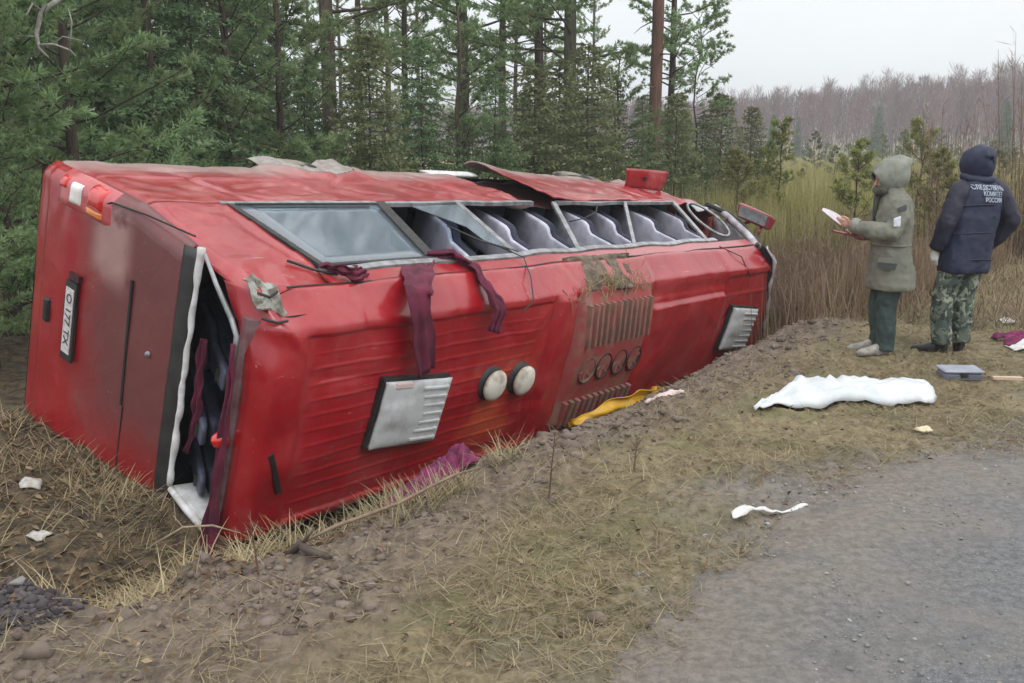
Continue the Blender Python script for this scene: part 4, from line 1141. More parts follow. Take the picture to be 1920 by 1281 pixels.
mb.tube(LB, [.057, .045, .030], 10); mb.tube(RB, [.057, .045, .030], 10)
FB = [(-.215, -.02), (.015, .02)]
for (fx, fy), hx in zip(FB, (-.12, .03)):
    mb.tube([(hx, 0, .88), ((hx + fx) / 2 - .01, .03, .48), (fx, fy, .09)], [.09, .062, .042], 10)
hand(mb, Vector(LB[2]), Vector((.12, .25, -1)), Vector((1, .1, 0)), 1.08, .55)
hand(mb, Vector(RB[2]), Vector((-.35, .5, -.8)), Vector((-1, .1, 0)), 1.0, .5)
fuse(mb, 'body', SKIN, pb, .0075, 2)
eyes(P, pb)
mb = MB(); g0 = Vector(LB[2])
hand(mb, g0, Vector((.12, .25, -1)), Vector((1, .1, 0)), 1.32, .55); mb.tube([g0 + Vector((0, -.01, .05)), g0], [.040, .036], 10)
fuse(mb, 'glove', GLOVE, pb, .006, 2)
mb = MB()
rings(mb, [(-.035, 0, .685, .222, .165), (-.035, 0, .72, .226, .168), (-.025, 0, .85, .224, .165), (-.005, 0, 1.00, .222, .165), (.02, 0, 1.15, .226, .165), (.04, 0, 1.28, .226, .155), (.05, 0, 1.37, .205, .135), (.052, .01, 1.43, .14, .11), (.055, .03, 1.48, .10, .10)], 26, .82)
jb = fuse(mb, 'jacket', NAVY, pb, .012, 5, .020)
for pts in ([(-.13, 0, 1.355), (-.205, -.02, 1.24), (-.262, -.03, 1.10), (-.280, .02, .96), (-.288, .055, .875)], [(.235, 0, 1.355), (.315, -.03, 1.24), (.375, -.05, 1.11), (.335, .03, .98), (.275, .105, .895)]):
    mb = MB()
    q = [Vector(p) for p in pts]; dense = []; rad = []
    for i in range(len(q) - 1):
        for k in range(6):
            f = k / 6; dense.append(q[i].lerp(q[i + 1], f)); s_ = (i + f) / (len(q) - 1); rad.append((.098 - .036 * s_) * (1 + .05 * abs(math.sin(s_ * 15))))
    mb.tube(dense + [q[-1]], rad + [.058], 16)
    ball(mb, q[0], (.095, .10, .09))
    fuse(mb, 'sleeve', SLEEVE, jb, .011, 4, .018)
# stitched quilting lines as raised piping
for z, rx_, ry_ in ((1.245, .233, .165), (1.02, .228, .17), (.80, .230, .172)):
    mb = MB(); mb.tube([Vector((.02 * (z > 1.1) - .01 + rx_ * math.cos(a), ry_ * math.sin(a), z + .006 * math.sin(3 * a))) for a in np.linspace(math.pi, 2 * math.pi, 30)], .007, 6); mb.build('seam', SLEEVE, jb, True)
hood_shell('hood', (.06, .055, 1.575), R(-16), .122, .150, .142, 55, NAVY, pb, .05, 0, .013, 8, .04)
mb = MB(); V = [Vector((.055 + .115 * math.cos(a), .03 + .115 * math.sin(a), 1.462 + .02 * math.sin(a))) for a in np.linspace(0, 2 * math.pi, 30)]
mb.tube(V, .034, 10, False); mb.build('collar', NAVY, jb, True)
mb = MB()
for (fx, fy), hx in zip(FB, (-.125, .045)):
    mb.tube([(hx, 0, .90), (hx - .005, 0, .78), ((hx + fx) / 2 - .01, .03, .50), (fx * .95 + hx * .05, .01, .28), (fx, fy - .01, .13), (fx, fy - .01, .085)], [.115, .120, .098, .090, .086, .080], 14)
fuse(mb, 'trousers', CAMO, pb, .011, 4, .030)
shoe('boot', (FB[0][0] - .01, FB[0][1] + .02, .0), R(48), BOOT, pb, .31); shoe('boot', (FB[1][0] + .02, FB[1][1] + .03, 0), R(-40), BOOT, pb, .31)
for fx, fy in FB:
    mb = MB(); mb.tube([(fx, fy, .04), (fx, fy, .12), (fx, fy, .17)], [.052, .056, .060], 12); mb.build('boot_shaft', BOOT, pb, True)
# lettering printed across the back
dg = bpy.context.evaluated_depsgraph_get()
bvh = BVHTree.FromPolygons([v.co.copy() for v in jb.data.vertices], [tuple(p.vertices) for p in jb.data.polygons])
PRINT = M('white_printed_letters', (.50, .54, .66), None, rough=.7)
for body_t, size, x, z, sl in (('СЛЕДСТВЕННЫЙ', .042, .070, 1.382, -.05), ('КОМИТЕТ', .042, .078, 1.333, -.05), ('РОССИИ', .042, .083, 1.284, -.05)):
    Mx = Matrix(((1.0, 0, 0, x), (0, 0, -1, 0), (0, 1.25, 0, z), (0, 0, 0, 1)))
    tx = text_mesh(body_t, size, PRINT, 'back_lettering', jb, Mx)
    for v in tx.data.vertices:
        zz = v.co.z + (v.co.x - x) * sl
        h = bvh.ray_cast(Vector((v.co.x, -.6, zz)), Vector((0, 1, 0)), 2)
        if h[0] is not None: v.co = Vector((v.co.x, h[0].y - .014 - (.004 if v.co.y > 0 else 0), zz))

# ------------------------------------------------------------------ things lying about
def litter_cloth(name, c, sx, sy, h, yaw, mat, label, cat, seed=0, n=22, fold=6, group=None, edge=.25):
    V = []
    for i in range(n):
        for j in range(n):
            a, b = 2 * i / (n - 1) - 1, 2 * j / (n - 1) - 1
            r = max(abs(a), abs(b)); sc = 1 + edge * (float(vnoise(math.atan2(b, a) * 1.6 + seed, r * 1.5, seed)) - .5) * 2
            x = a * sx / 2 * sc; y = b * sy / 2 * sc
            X_ = c[0] + x * math.cos(yaw) - y * math.sin(yaw); Y_ = c[1] + x * math.sin(yaw) + y * math.cos(yaw)
            f = float(fbm(a * fold * .5 + seed, b * fold * .5, seed + 3, 3)); rid = 1 - abs(2 * f - 1)
            z = float(ground_z(X_, Y_)) + .012 + h * (rid ** 2) * (1 - r ** 4 * .8) + h * .25 * (1 - r * r)
            V.append((X_, Y_, z))
    F = [(i * n + j, (i + 1) * n + j, (i + 1) * n + j + 1, i * n + j + 1) for i in range(n - 1) for j in range(n - 1)]
    o = link(name, raw_mesh(name, V, F), mat, None, True); solid(o, .006, 1)
    return tag(o, label, cat, group)
SHEETW = M('white_plastic_sheet', (.64, .67, .69), (.52, .55, .57), 4, .5, bump=.2, bscale=9, bdist=.02)
n = 46; V = []
for i in range(n):
    a = i / (n - 1); x = 1.52 + 1.29 * a
    yn = np.interp(a, [0, .12, .45, .75, .92, 1], [5.70, 5.80, 5.86, 5.84, 5.88, 6.06]); yf = np.interp(a, [0, .12, .3, .6, .9, 1], [5.74, 5.98, 6.26, 6.36, 6.40, 6.26])
    for j in range(26):
        b = j / 25; y = yn + (yf - yn) * b + .008 * math.sin(a * 13 + b * 3) * (1 - b)
        hb = math.sin(math.pi * min(1, max(0, b * 1.0))) ** .45
        h = (.088 * float(sstep(0, .3, a)) * (1 - .18 * float(sstep(.6, 1, a))) * float(sstep(1.0, .985, a))) * hb
        h += .006 * math.sin(b * 9 + a * 5) * hb + .014 * (float(fbm(a * 7, b * 4, 63, 3)) - .5) * hb
        V.append((x, y, float(ground_z(x, y)) + .018 + h + .008 * float(vnoise(a * 9, 1, 5)) * (b < .05)))
F = [(i * 26 + j, (i + 1) * 26 + j, (i + 1) * 26 + j + 1, i * 26 + j + 1) for i in range(n - 1) for j in range(25)]
o = link('white_sheet', raw_mesh('white_sheet', V, F), SHEETW, None, True); solid(o, .008, 1)
tag(o, 'long white sheet spread over a low mound on the verge', 'sheet')
YEL = M('yellow_plastic_sheet', (.72, .42, .012), (.62, .33, .01), 9, .35, bump=.2, bscale=20)
cloth('yellow_cloth', [wpt(3.25, 2.66, -.46), wpt(3.50, 2.72, -.46), wpt(3.75, 2.80, -.39), wpt(4.15, 2.84, -.36), wpt(4.75, 2.76, -.40)], [.08, .15, .28, .32, .10],
      'crumpled yellow plastic sheet at the foot of the air conditioner', YEL, folds=4, depth=.045, side=Vector((.25, -.2, 1)), cat='plastic sheet', seed=3)
SCRAP = M('dirty_white_scrap', (.52, .51, .49), (.36, .33, .29), 30, .8)
litter_cloth('purple_cloth', (-.42, 4.90), .74, .26, .10, R(64), PURPLE, 'crumpled purple red cloth lying on the bank beside the wreck', 'cloth', 5, 34, 9)
litter_cloth('purple_cloth', (4.47, 8.02), .52, .20, .06, R(10), PURPLE, 'crumpled purple red cloth beside the boots of the person in navy', 'cloth', 8, 26, 8)
litter_cloth('paper_scrap', (4.28, 7.80), .24, .12, .03, R(20), WHITE, 'white scrap lying against the purple cloth near the boots', 'scrap', 3, 10, 3)
litter_cloth('paper_scrap', (1.53, 4.14), .10, .04, .010, R(35), WHITE, 'small pale scrap right of the broken white strip', 'scrap', 4, 8, 3)
litter_cloth('paper_scrap', (2.39, 5.28), .08, .06, .012, R(0), M('pale_yellow_scrap', (.62, .55, .36), None), 'pale yellow scrap on the verge below the white sheet', 'scrap', 6, 8, 3)
litter_cloth('paper_scrap', (-2.98, 5.56), .12, .10, .014, R(20), SCRAP, 'white scrap in the ditch close behind the tail', 'scrap', 7, 9, 3)
litter_cloth('paper_scrap', (-2.66, 4.99), .12, .07, .014, R(-20), SCRAP, 'white scrap in the ditch lower than the other one', 'scrap', 9, 9, 3)
litter_cloth('paper_scrap', (4.69, 8.85), .20, .10, .02, R(5), WHITE, 'pale scrap on the straw right of the person in navy', 'scrap', 10, 8, 3)
litter_cloth('paper_scrap', (1.05, 6.25), .24, .10, .03, R(30), M('pinkish_white_cloth', (.68, .56, .54), (.55, .42, .4), 14), 'pinkish white rag on the bank below the front roof', 'rag', 11, 12, 4)
def gpt(x, y, h): return Vector((x, y, float(ground_z(x, y)) + h))
mb = MB()
def tstrip(a, b):
    x = .97 + .40 * a; y = 3.93 + .21 * a + (b - .5) * .034 * (1.3 - .7 * a) * (1 + .4 * math.sin(a * 17)); return gpt(x, y, .034 + .006 * math.sin(a * 9) + .006 * math.sin(b * 3.1))
mb.grid(tstrip, 24, 5)
o = mb.build('trim_strip', WHITE, None, True); solid(o, .006); tag(o, 'broken white trim strip lying on the verge grass', 'strip')
mb = MB(); mb.hexa([(3.42, 6.52, .0), (3.62, 6.50, .0), (3.62, 6.54, .0), (3.42, 6.56, .0)], [(3.42, 6.52, .02), (3.62, 6.50, .02), (3.62, 6.54, .02), (3.42, 6.56, .02)])
tag(mb.build('trim_strip', M('bare_wood_lath', (.55, .42, .32), None)), 'pale wooden lath beside the grey box', 'lath')
gb = empty('grey_box', (3.23, 6.64, float(ground_z(3.23, 6.64)) - .005), (R(2), 0, R(-3)))
tag(gb, 'flat blue grey plastic box lying on the verge near the boots', 'box')
mb = MB(); mb.box((0, 0, .030), (.27, .17, .06)); bx = mb.build('box_body', M('blue_grey_plastic', (.16, .17, .23), (.11, .115, .15), 7, .5), gb); bx.modifiers.new('b', 'BEVEL').width = .015
mb = MB(); mb.box((0, 0, .072), (.28, .18, .022)); bx = mb.build('lid', M('pale_blue_grey_lid', (.33, .35, .42), (.26, .27, .33), 7, .45), gb); bx.modifiers.new('b', 'BEVEL').width = .008
mb = MB(); mb.box((0, -.088, .05), (.05, .012, .035)); mb.build('clasp', BLACKP, gb)
def gpt(x, y, h): return Vector((x, y, float(ground_z(x, y)) + h))
pA, pB = gpt(-.90, 3.75, .02), gpt(-.16, 4.62, .03)
mb = MB(); mb.tube([pA.lerp(pB, k / 6) + Vector((.006 * math.sin(k * 2), 0, .03 + .012 * math.sin(k * 1.7))) for k in range(7)], [.006, .009, .009, .009, .008, .008, .005], 7)
tag(mb.build('wooden_pole', M('pinkish_peeled_wood', (.24, .17, .12), (.16, .115, .08), 20, .8), None, True), 'thin pale brown stick along the edge of the bank by the purple cloth', 'stick')
mb = MB(); mb.tube([gpt(-.97, 3.82, .02), gpt(-.90, 3.76, .04), gpt(-.82, 3.66, .035), gpt(-.74, 3.60, .02)], [.014, .020, .018, .010], 8); mb.tube([gpt(-.88, 3.74, .05), gpt(-.84, 3.78, .10)], [.010, .004], 6)
tag(mb.build('dead_branch', M('dark_wet_bark', (.05, .035, .028), (.10, .075, .06), 20, .9, bump=.5), None, True), 'short dark branch on the bank edge below the tail corner', 'branch')
mb = MB(); mb.tube([(-2.02, 4.9, -.56), (-1.85, 5.0, -.48), (-1.7, 5.05, -.49), (-1.55, 5.08, -.55)], [.003, .007, .007, .003], 6); mb.tube([(-1.85, 5.0, -.48), (-1.92, 5.05, -.43)], [.004, .002], 6)
tag(mb.build('dead_branch', M('pale_dry_wood', (.36, .28, .20), (.26, .2, .14), 20, .9), None, True), 'pale broken twig leaning in the ditch under the tail', 'branch')
# ------------------------------------------------------------------ plants
def unit(a): return a / np.maximum(np.linalg.norm(a, axis=-1, keepdims=True), 1e-9)
def leaf_mat(name, a, b, c, rough=.75, trans=.25):
    """a dark, b mid, c light by the plant's own tone attribute"""
    t = NT(name)
    r = t.n('ShaderNodeValToRGB'); t.l(t.attr('tone'), r.inputs[0])
    r.color_ramp.elements[0].color = (*a, 1); r.color_ramp.elements[1].color = (*c, 1)
    e = r.color_ramp.elements.new(.5); e.color = (*b, 1)
    oi = t.n('ShaderNodeObjectInfo'); hs = t.n('ShaderNodeHueSaturation')
    t.l(r.outputs[0], hs.inputs['Color']); t.l(t.rng(oi.outputs['Random'], 0, 1, .82, 1.18), hs.inputs['Value']); t.l(t.rng(oi.outputs['Random'], 0, 1, .485, .515), hs.inputs['Hue'])
    t.l(hs.outputs[0], t.b.inputs['Base Color']); t.b.inputs['Roughness'].default_value = rough
    if trans:
        tb = t.n('ShaderNodeBsdfTranslucent'); t.l(hs.outputs[0], tb.inputs[0])
        mx = t.n('ShaderNodeMixShader'); mx.inputs[0].default_value = trans
        t.l(t.b.outputs[0], mx.inputs[1]); t.l(tb.outputs[0], mx.inputs[2]); t.l(mx.outputs[0], t.t.nodes['Material Output'].inputs['Surface'])
    return t.m
def diamonds(P, D, L, W, rng):
    D = unit(D); S = unit(np.cross(D, rng.normal(size=D.shape)))
    L = np.asarray(L)[:, None]; W = np.asarray(W)[:, None]
    V = np.stack([P, P + D * L * .45 + S * W, P + D * L, P + D * L * .45 - S * W], 1)
    return V.reshape(-1, 3)
def quad_mesh(name, V, tone4=None):
    me = raw_mesh(name, V, np.arange(len(V)).reshape(-1, 4))
    if tone4 is not None: fattr(me, 'tone', np.repeat(tone4, 4))
    return me
def bark(name, a, b): return M(name, a, b, 5, .95, bump=.9, bscale=16, bdist=.03, stretch=(3, 3, .6))
BARK_G = bark('grey_brown_pine_bark', (.115, .085, .065), (.055, .042, .034))
BARK_R = bark('reddish_pine_bark', (.19, .095, .068), (.10, .065, .052))
BARK_M = bark('mossy_green_bark', (.095, .10, .055), (.055, .048, .035))
BARK_B = bark('pale_birch_bark', (.30, .26, .255), (.20, .165, .16))
PINE = leaf_mat('pine_needles', (.13, .20, .092), (.25, .35, .165), (.38, .48, .26), .75, .45)
SPRUCE = leaf_mat('spruce_needles', (.068, .115, .055), (.145, .215, .102), (.25, .32, .155), .75, .35)
OLIVE = leaf_mat('olive_spruce_needles', (.10, .12, .056), (.185, .205, .098), (.29, .31, .16), .75, .40)
YOUNG = leaf_mat('yellow_green_pine_needles', (.14, .16, .050), (.235, .245, .080), (.34, .33, .13))
TWIG = leaf_mat('bare_purple_brown_twigs', (.13, .080, .080), (.20, .128, .128), (.27, .19, .185), .9, 0)

def limbs(mb, pts, r0, r1, n=5):
    k = len(pts); mb.tube(pts, [r0 + (r1 - r0) * i / (k - 1) for i in range(k)], n)
def trunk_pts(H, r, rng, sway=.02):
    k = 9; return [Vector((rng.normal(0, sway) * i * .3, rng.normal(0, sway) * i * .3, -.25 + (H + .25) * i / (k - 1))) for i in range(k)]

def make_pine(H, zlo, reach, nb, per, nl, nw, rng, r0, dead=0, droop=-.1, prof=lambda f: (1 - f) ** .6, shoots=6):
    """limbs and tufts of long needles; returns trunk MB, needle verts, tone"""
    mb = MB(); tp = trunk_pts(H, r0, rng); limbs(mb, tp, r0, r0 * .25, 9)
    P, D, T = [], [], []
    for b in range(nb):
        f = (b + rng.random()) / nb; z = zlo + (H - zlo) * f; az = rng.random() * 2 * math.pi
        L = reach * (prof(f) * .85 + .15) * rng.uniform(.65, 1.1); el = .55 * f + .15 + rng.normal(0, .12)
        d = np.array([math.cos(az) * math.cos(el), math.sin(az) * math.cos(el), math.sin(el)])
        base = np.array([0, 0, z]); pts = []
        for k in range(5):
            s = k / 4; p = base + d * L * s + np.array([0, 0, (droop * s + .28 * s * s * (1 if droop < 0 else .5)) * L * .6]) + rng.normal(0, .02, 3) * (k > 0); pts.append(p)
        limbs(mb, [Vector(p) for p in pts], max(.008, r0 * .22 * (1 - .6 * f)), .005, 4)
        tone_b = rng.normal(0, .12)
        for k in range(shoots):
            s = .35 + .65 * (k + rng.random() * .6) / shoots; i = min(3, int(s * 4)); p0 = pts[i] * (1 - (s * 4 - i)) + pts[i + 1] * (s * 4 - i)
            lat = np.cross(d, [0, 0, 1]) * (1 if k % 2 else -1) * rng.uniform(.3, 1.0)
            sd = unit(d * rng.uniform(.4, 1) + lat + np.array([0, 0, rng.uniform(-.1, .5)])); sl = L * .28 * rng.uniform(.6, 1.2) * (1.2 - .5 * s)
            nt_ = max(2, int(sl / .07))
            for q in range(nt_):
                pp = p0 + sd * sl * (q + 1) / nt_ + rng.normal(0, .015, 3)
                P.append(np.repeat(pp[None], per, 0)); D.append(sd + rng.normal(0, .62, (per, 3)))
                T.append(np.full(per, .45 + tone_b + .18 * (q / nt_) + rng.normal(0, .09)))
    for b in range(dead):     # bare dead snags on the lower trunk
        z = rng.uniform(.5, max(1.6, zlo + .4)); az = rng.random() * 6.28; L = rng.uniform(.3, 1.0)
        pts = [Vector((math.cos(az) * L * s, math.sin(az) * L * s, z - .12 * s * L + .02 * rng.normal())) for s in (0, .35, .7, 1)]
        limbs(mb, pts, .014, .004, 4)
    P = np.concatenate(P); D = np.concatenate(D); T = np.clip(np.concatenate(T), 0, 1)
    n = len(P); V = diamonds(P, D, nl * rng.uniform(.7, 1.25, n), nw * rng.uniform(.7, 1.2, n), rng)
    return mb, V, T
def make_spruce(H, zlo, reach, nb, rng, r0, nl=.10, nw=.016, dens=1.0, droop=.35):
    mb = MB(); limbs(mb, trunk_pts(H, r0, rng, .008), r0, .006, 8)
    P, D, T = [], [], []
    for b in range(nb):
        f = ((b + rng.random()) / nb) ** .9; z = zlo + (H - zlo) * f; az = b * 2.399 + rng.normal(0, .3)
        L = reach * (1 - f) ** .85 * rng.uniform(.75, 1.12) + .10
        dh = np.array([math.cos(az), math.sin(az), 0.]); lat = np.array([-dh[1], dh[0], 0.])
        K = max(4, int(L / .11)); pts = []
        for k in range(K + 1):
            s = k / K; pts.append(np.array([0, 0, z]) + dh * L * s + np.array([0, 0, L * (.10 * s - droop * s * s + .16 * s ** 3)]))
        limbs(mb, [Vector(pts[0]), Vector(pts[K // 2]), Vector(pts[K])], max(.006, r0 * .16 * (1 - f)), .003, 4)
        tb = rng.normal(0, .10)
        for k in range(1, K + 1):
            s = k / K; tw = (.42 * L * (1 - s) + .10) * rng.uniform(.7, 1.15) * min(1, s * 3 + .2)
            for sg in (-1, 1):
                d = unit(dh * .55 + lat * sg * .9 + np.array([0, 0, -.18 + rng.normal(0, .10)]))
                m = max(2, int(tw / .055 * dens))
                q = np.linspace(.1, 1, m)[:, None]
                pp = pts[k][None] + d[None] * tw * q + rng.normal(0, .012, (m, 3))
                for rep_ in range(2):
                    P.append(pp); D.append(d[None] * .8 + lat[None] * 0 + rng.normal(0, .55, (m, 3)) + np.array([0, 0, -.1])); T.append(.38 + tb + .25 * q[:, 0] * s + rng.normal(0, .08, m))
            P.append(np.repeat(pts[k][None], 4, 0)); D.append(dh[None] + rng.normal(0, .6, (4, 3))); T.append(np.full(4, .45 + tb + .3 * s))
    P = np.concatenate(P); D = np.concatenate(D); T = np.clip(np.concatenate(T), 0, 1); n = len(P)
    return mb, diamonds(P, D, nl * rng.uniform(.7, 1.2, n), nw * rng.uniform(.7, 1.3, n), rng), T
PROTO = {}
def proto(key, made, barkm, leafm):
    mb, V, T = made
    tr = raw_mesh('trunk', mb.V, mb.F); tr.materials.append(barkm); tr.polygons.foreach_set('use_smooth', np.ones(len(tr.polygons), bool))
    cr = quad_mesh('crown', V, T); cr.materials.append(leafm)
    PROTO[key] = (tr, cr, barkm, leafm)
    return len(T)
rg = np.random.default_rng(21)
cnt = 0
cnt += proto('pineA', make_pine(6.4, .25, 2.1, 70, 22, .105, .0085, rg, .09, 4), BARK_G, PINE)
cnt += proto('pineB', make_pine(5.6, .35, 1.8, 60, 22, .11, .009, rg, .08, 6), BARK_G, PINE)
cnt += proto('spruceA', make_spruce(7.5, .15, 1.75, 150, rg, .10, .085, .014, 1.0, .42), BARK_G, SPRUCE)
cnt += proto('spruceB', make_spruce(5.0, .12, 1.3, 110, rg, .07, .09, .018, 1.0, .30), BARK_G, SPRUCE)
cnt += proto('oliveA', make_spruce(3.5, .10, 1.05, 92, rg, .045, .085, .019, 1.0, .18), BARK_G, OLIVE)
cnt += proto('tallA', make_pine(15, 3.2, 2.6, 78, 16, .13, .013, rg, .155, 16, .05, lambda f: .9 - .5 * f, 6), BARK_G, PINE)
cnt += proto('tallB', make_pine(14, 4.2, 2.2, 60, 16, .13, .013, rg, .13, 20, .05, lambda f: .9 - .5 * f, 6), BARK_R, PINE)
cnt += proto('thin', make_pine(4.6, 2.2, 1.0, 30, 18, .10, .010, rg, .035, 8, 0, lambda f: .5 + .5 * math.sin(3 * f)), BARK_G, PINE)
cnt += proto('youngA', make_pine(2.2, .12, .75, 34, 12, .10, .010, rg, .03, 0, -.1), BARK_G, YOUNG)
cnt += proto('youngB', make_pine(2.8, .2, .7, 34, 12, .11, .011, rg, .03, 0, -.1), BARK_G, OLIVE)
print('needle quads', cnt)
NTREE = 0
def tree(name, key, x, y, s, label, group=None, barkm=None, leafm=None, rot=None, cat='tree', sink=.05, sxy=1.0):
    global NTREE
    NTREE += 1
    tr, cr, b0, l0 = PROTO[key]
    e = empty(name, (x, y, float(ground_z(x, y)) - sink), (0, 0, random.random() * 6.28 if rot is None else rot)); e.scale = (s * sxy, s * sxy, s)
    tag(e, label, cat, group)
    for nm, me, m, m0 in (('trunk', tr, barkm, b0), ('crown', cr, leafm, l0)):
        o = bpy.data.objects.new(nm, me); COL.objects.link(o); o.parent = e
        if m is not None:
            o.material_slots[0].link = 'OBJECT'; o.material_slots[0].material = m
    return e
def at(px, d): return (px - 960) / 1771.7 * d, d * .98
G1 = 'conifers along the forest edge behind the wreck'
def T(name, key, px, d, s, label, group=G1, **k):
    x, y = at(px, d); return tree(name, key, x, y, s, label, group, **k)
# near forest edge on the left
T('pine_tree', 'pineA', 30, 9.6, 1.0, 'bushy green pine at the far left reaching down behind the tail')
T('pine_tree', 'pineB', 165, 10.6, 1.05, 'bushy pine just behind the tail lamp with a pale dead branch in front', rot=1.0)
T('pine_tree', 'pineA', -190, 9.3, 1.0, 'pine cut by the left edge of the photo')
T('pine_tree', 'pineB', -15, 8.3, .62, 'low bushy pine at the left edge in front of the taller ones', rot=2.0)
T('pine_tree', 'pineA', -95, 7.9, .6, 'low pine mostly outside the left edge of the photo')
T('pine_tree', 'pineB', 60, 12.5, 1.25, 'second rank pine behind the far left pine')
T('spruce_tree', 'spruceA', 320, 12.6, .95, 'dark drooping spruce behind the rear half of the flank')
T('spruce_tree', 'spruceA', 225, 14.2, 1.1, 'dark spruce standing between the two bushy pines')
T('pine_tree', 'pineA', 455, 14.0, 1.0, 'bushy pine right of the dark drooping spruce')
T('spruce_tree', 'spruceB', 395, 13.2, .85, 'small dark spruce peeping over the rear wheel')
T('pine_tree', 'pineB', 545, 15.2, 1.05, 'lighter green pine just left of the thick straight trunk')
T('spruce_tree', 'oliveA', 705, 13.9, 1.0, 'small light olive spruce with spreading boughs right of the thick trunk')
T('spruce_tree', 'spruceB', 590, 14.6, .6, 'short spruce at the foot of the thick straight trunk')
T('spruce_tree', 'spruceB', 800, 15.2, .72, 'dark small spruce right of the light olive spruce')
T('pine_tree', 'pineB', 865, 15.8, .74, 'deep green young pine above the torn door skin')
T('spruce_tree', 'spruceB', 930, 15.6, .62, 'low dark spruce left of the mossy trunk')
T('spruce_tree', 'oliveA', 1000, 16.2, .92, 'low olive spruce in front of the slim grey trunk')
T('spruce_tree', 'oliveA', 1095, 16.4, 1.02, 'olive green spruce in front of the mossy trunk')
T('pine_tree', 'pineB', 1150, 17.5, .62, 'small pine between the mossy trunk and the reddish pine')
T('spruce_tree', 'oliveA', 1045, 18.5, 1.0, 'pale olive spruce half hidden behind the mossy trunk')
T('pine_tree', 'thin', 1290, 21.0, .98, 'slim young pine standing alone right of the reddish pine', group=None)
T('spruce_tree', 'oliveA', 1255, 18.5, .82, 'low olive spruce at the foot of the reddish pine')
T('spruce_tree', 'oliveA', 1335, 21.5, .85, 'pale spruce right of the slim lone pine')
T('spruce_tree', 'oliveA', 1390, 24.0, .8, 'pale spruce at the meadow corner')
G2 = 'tall pines with bare lower trunks'
T('pine_tree', 'tallA', 632, 17.6, 1.0, 'tall pine with a thick straight grey brown trunk over the torn flank', G2)
T('pine_tree', 'tallA', 1063, 19.5, 1.0, 'tall pine with a mossy greenish trunk', G2, barkm=BARK_M)
T('pine_tree', 'tallB', 1008, 20.5, .95, 'tall slim grey trunk left of the mossy one', G2, barkm=BARK_G)
T('pine_tree', 'tallB', 943, 22.0, .8, 'thin reddish brown trunk of a tall pine near the middle', G2)
T('pine_tree', 'tallA', 872, 21.0, .95, 'tall pine with a green trunk left of the thin reddish one', G2, barkm=BARK_M)
T('pine_tree', 'tallB', 1216, 19.8, 1.3, 'reddish barked tall pine standing at the forest corner', G2, sxy=.84)
T('pine_tree', 'tallB', 1243, 20.8, .7, 'thin trunk touching the reddish pine at the forest corner', G2, barkm=BARK_G)
T('pine_tree', 'tallB', 690, 24.0, .8, 'thin dark trunk right of the thick straight one', G2, barkm=BARK_G)
T('pine_tree', 'tallB', 770, 25.0, .8, 'thin dark trunk above the small dark spruce', G2, barkm=BARK_G)
# forest interior: nothing tells these apart
GI = 'forest interior conifers'
rg2 = random.Random(5)
for k in range(20):
    px = -350 + 1540 * ((k * .618034) % 1); d = 24 + 20 * rg2.random()
    if px > 540: d = 30 + 14 * rg2.random()
    key = 'tallB' if k % 3 else 'tallA'
    if px < 520: key = rg2.choice(['spruceA', 'spruceA', 'tallA', 'pineA'])
    nm = 'spruce_tree' if key == 'spruceA' else 'pine_tree'
    s = rg2.uniform(.62, .95) if key.startswith('tall') else rg2.uniform(1.1, 1.6)
    T(nm, key, px, d, s, 'one of the conifers deep inside the forest behind the front rank', GI, sxy=.85, barkm=BARK_G if key != 'spruceA' else None)
for k in range(34):
    px = -100 + 1420 * ((k * .618034 + .37) % 1); d = 18 + 8 * rg2.random()
    T('spruce_tree', rg2.choice(['spruceB', 'spruceB', 'oliveA']), px, d, rg2.uniform(.50, .80), 'one of the low conifers of the undergrowth behind the front rank', 'forest undergrowth conifers')
for k in range(14):
    px = -300 + 800 * (k / 13); d = 15.5 + 4 * rg2.random()
    T('pine_tree' if k % 2 else 'spruce_tree', 'pineA' if k % 2 else 'spruceA', px, d, rg2.uniform(.85, 1.15), 'one of the second rank conifers closing the forest on the left', 'second rank conifers on the left')

# pale dead branch sticking out in front of the pines
x0, y0 = at(150, 9.2)
mb = MB()
def bp(px, py, d=9.2): return Vector(((px - 960) / 1771.7 * d, d * .98 + .02, 1.6 + (281 - py) / 1771.7 * d))
mb.tube([bp(215, -20, 9.6), bp(175, 18), bp(135, 42), bp(121, 80), bp(124, 105), bp(140, 122)], [.030, .026, .024, .022, .016, .007], 7)
mb.tube([bp(135, 42), bp(120, 30, 9.1), bp(100, 60, 9.0)], [.014, .010, .004], 5); mb.tube([bp(124, 100), bp(150, 98), bp(178, 108), bp(188, 118)], [.014, .011, .008, .004], 5)
mb.tube([bp(178, 108), bp(186, 60), bp(182, 38)], [.009, .007, .003], 5); mb.tube([bp(121, 85), bp(90, 84), bp(62, 96), bp(50, 118)], [.012, .009, .007, .004], 5); mb.tube([bp(150, 98), bp(168, 85), bp(200, 92)], [.008, .006, .003], 5)
tag(mb.build('dead_branch', M('silver_grey_dead_wood', (.40, .38, .36), (.26, .24, .22), 14, .9), None, True), 'pale grey crooked dead branch in front of the pines at upper left', 'branch')

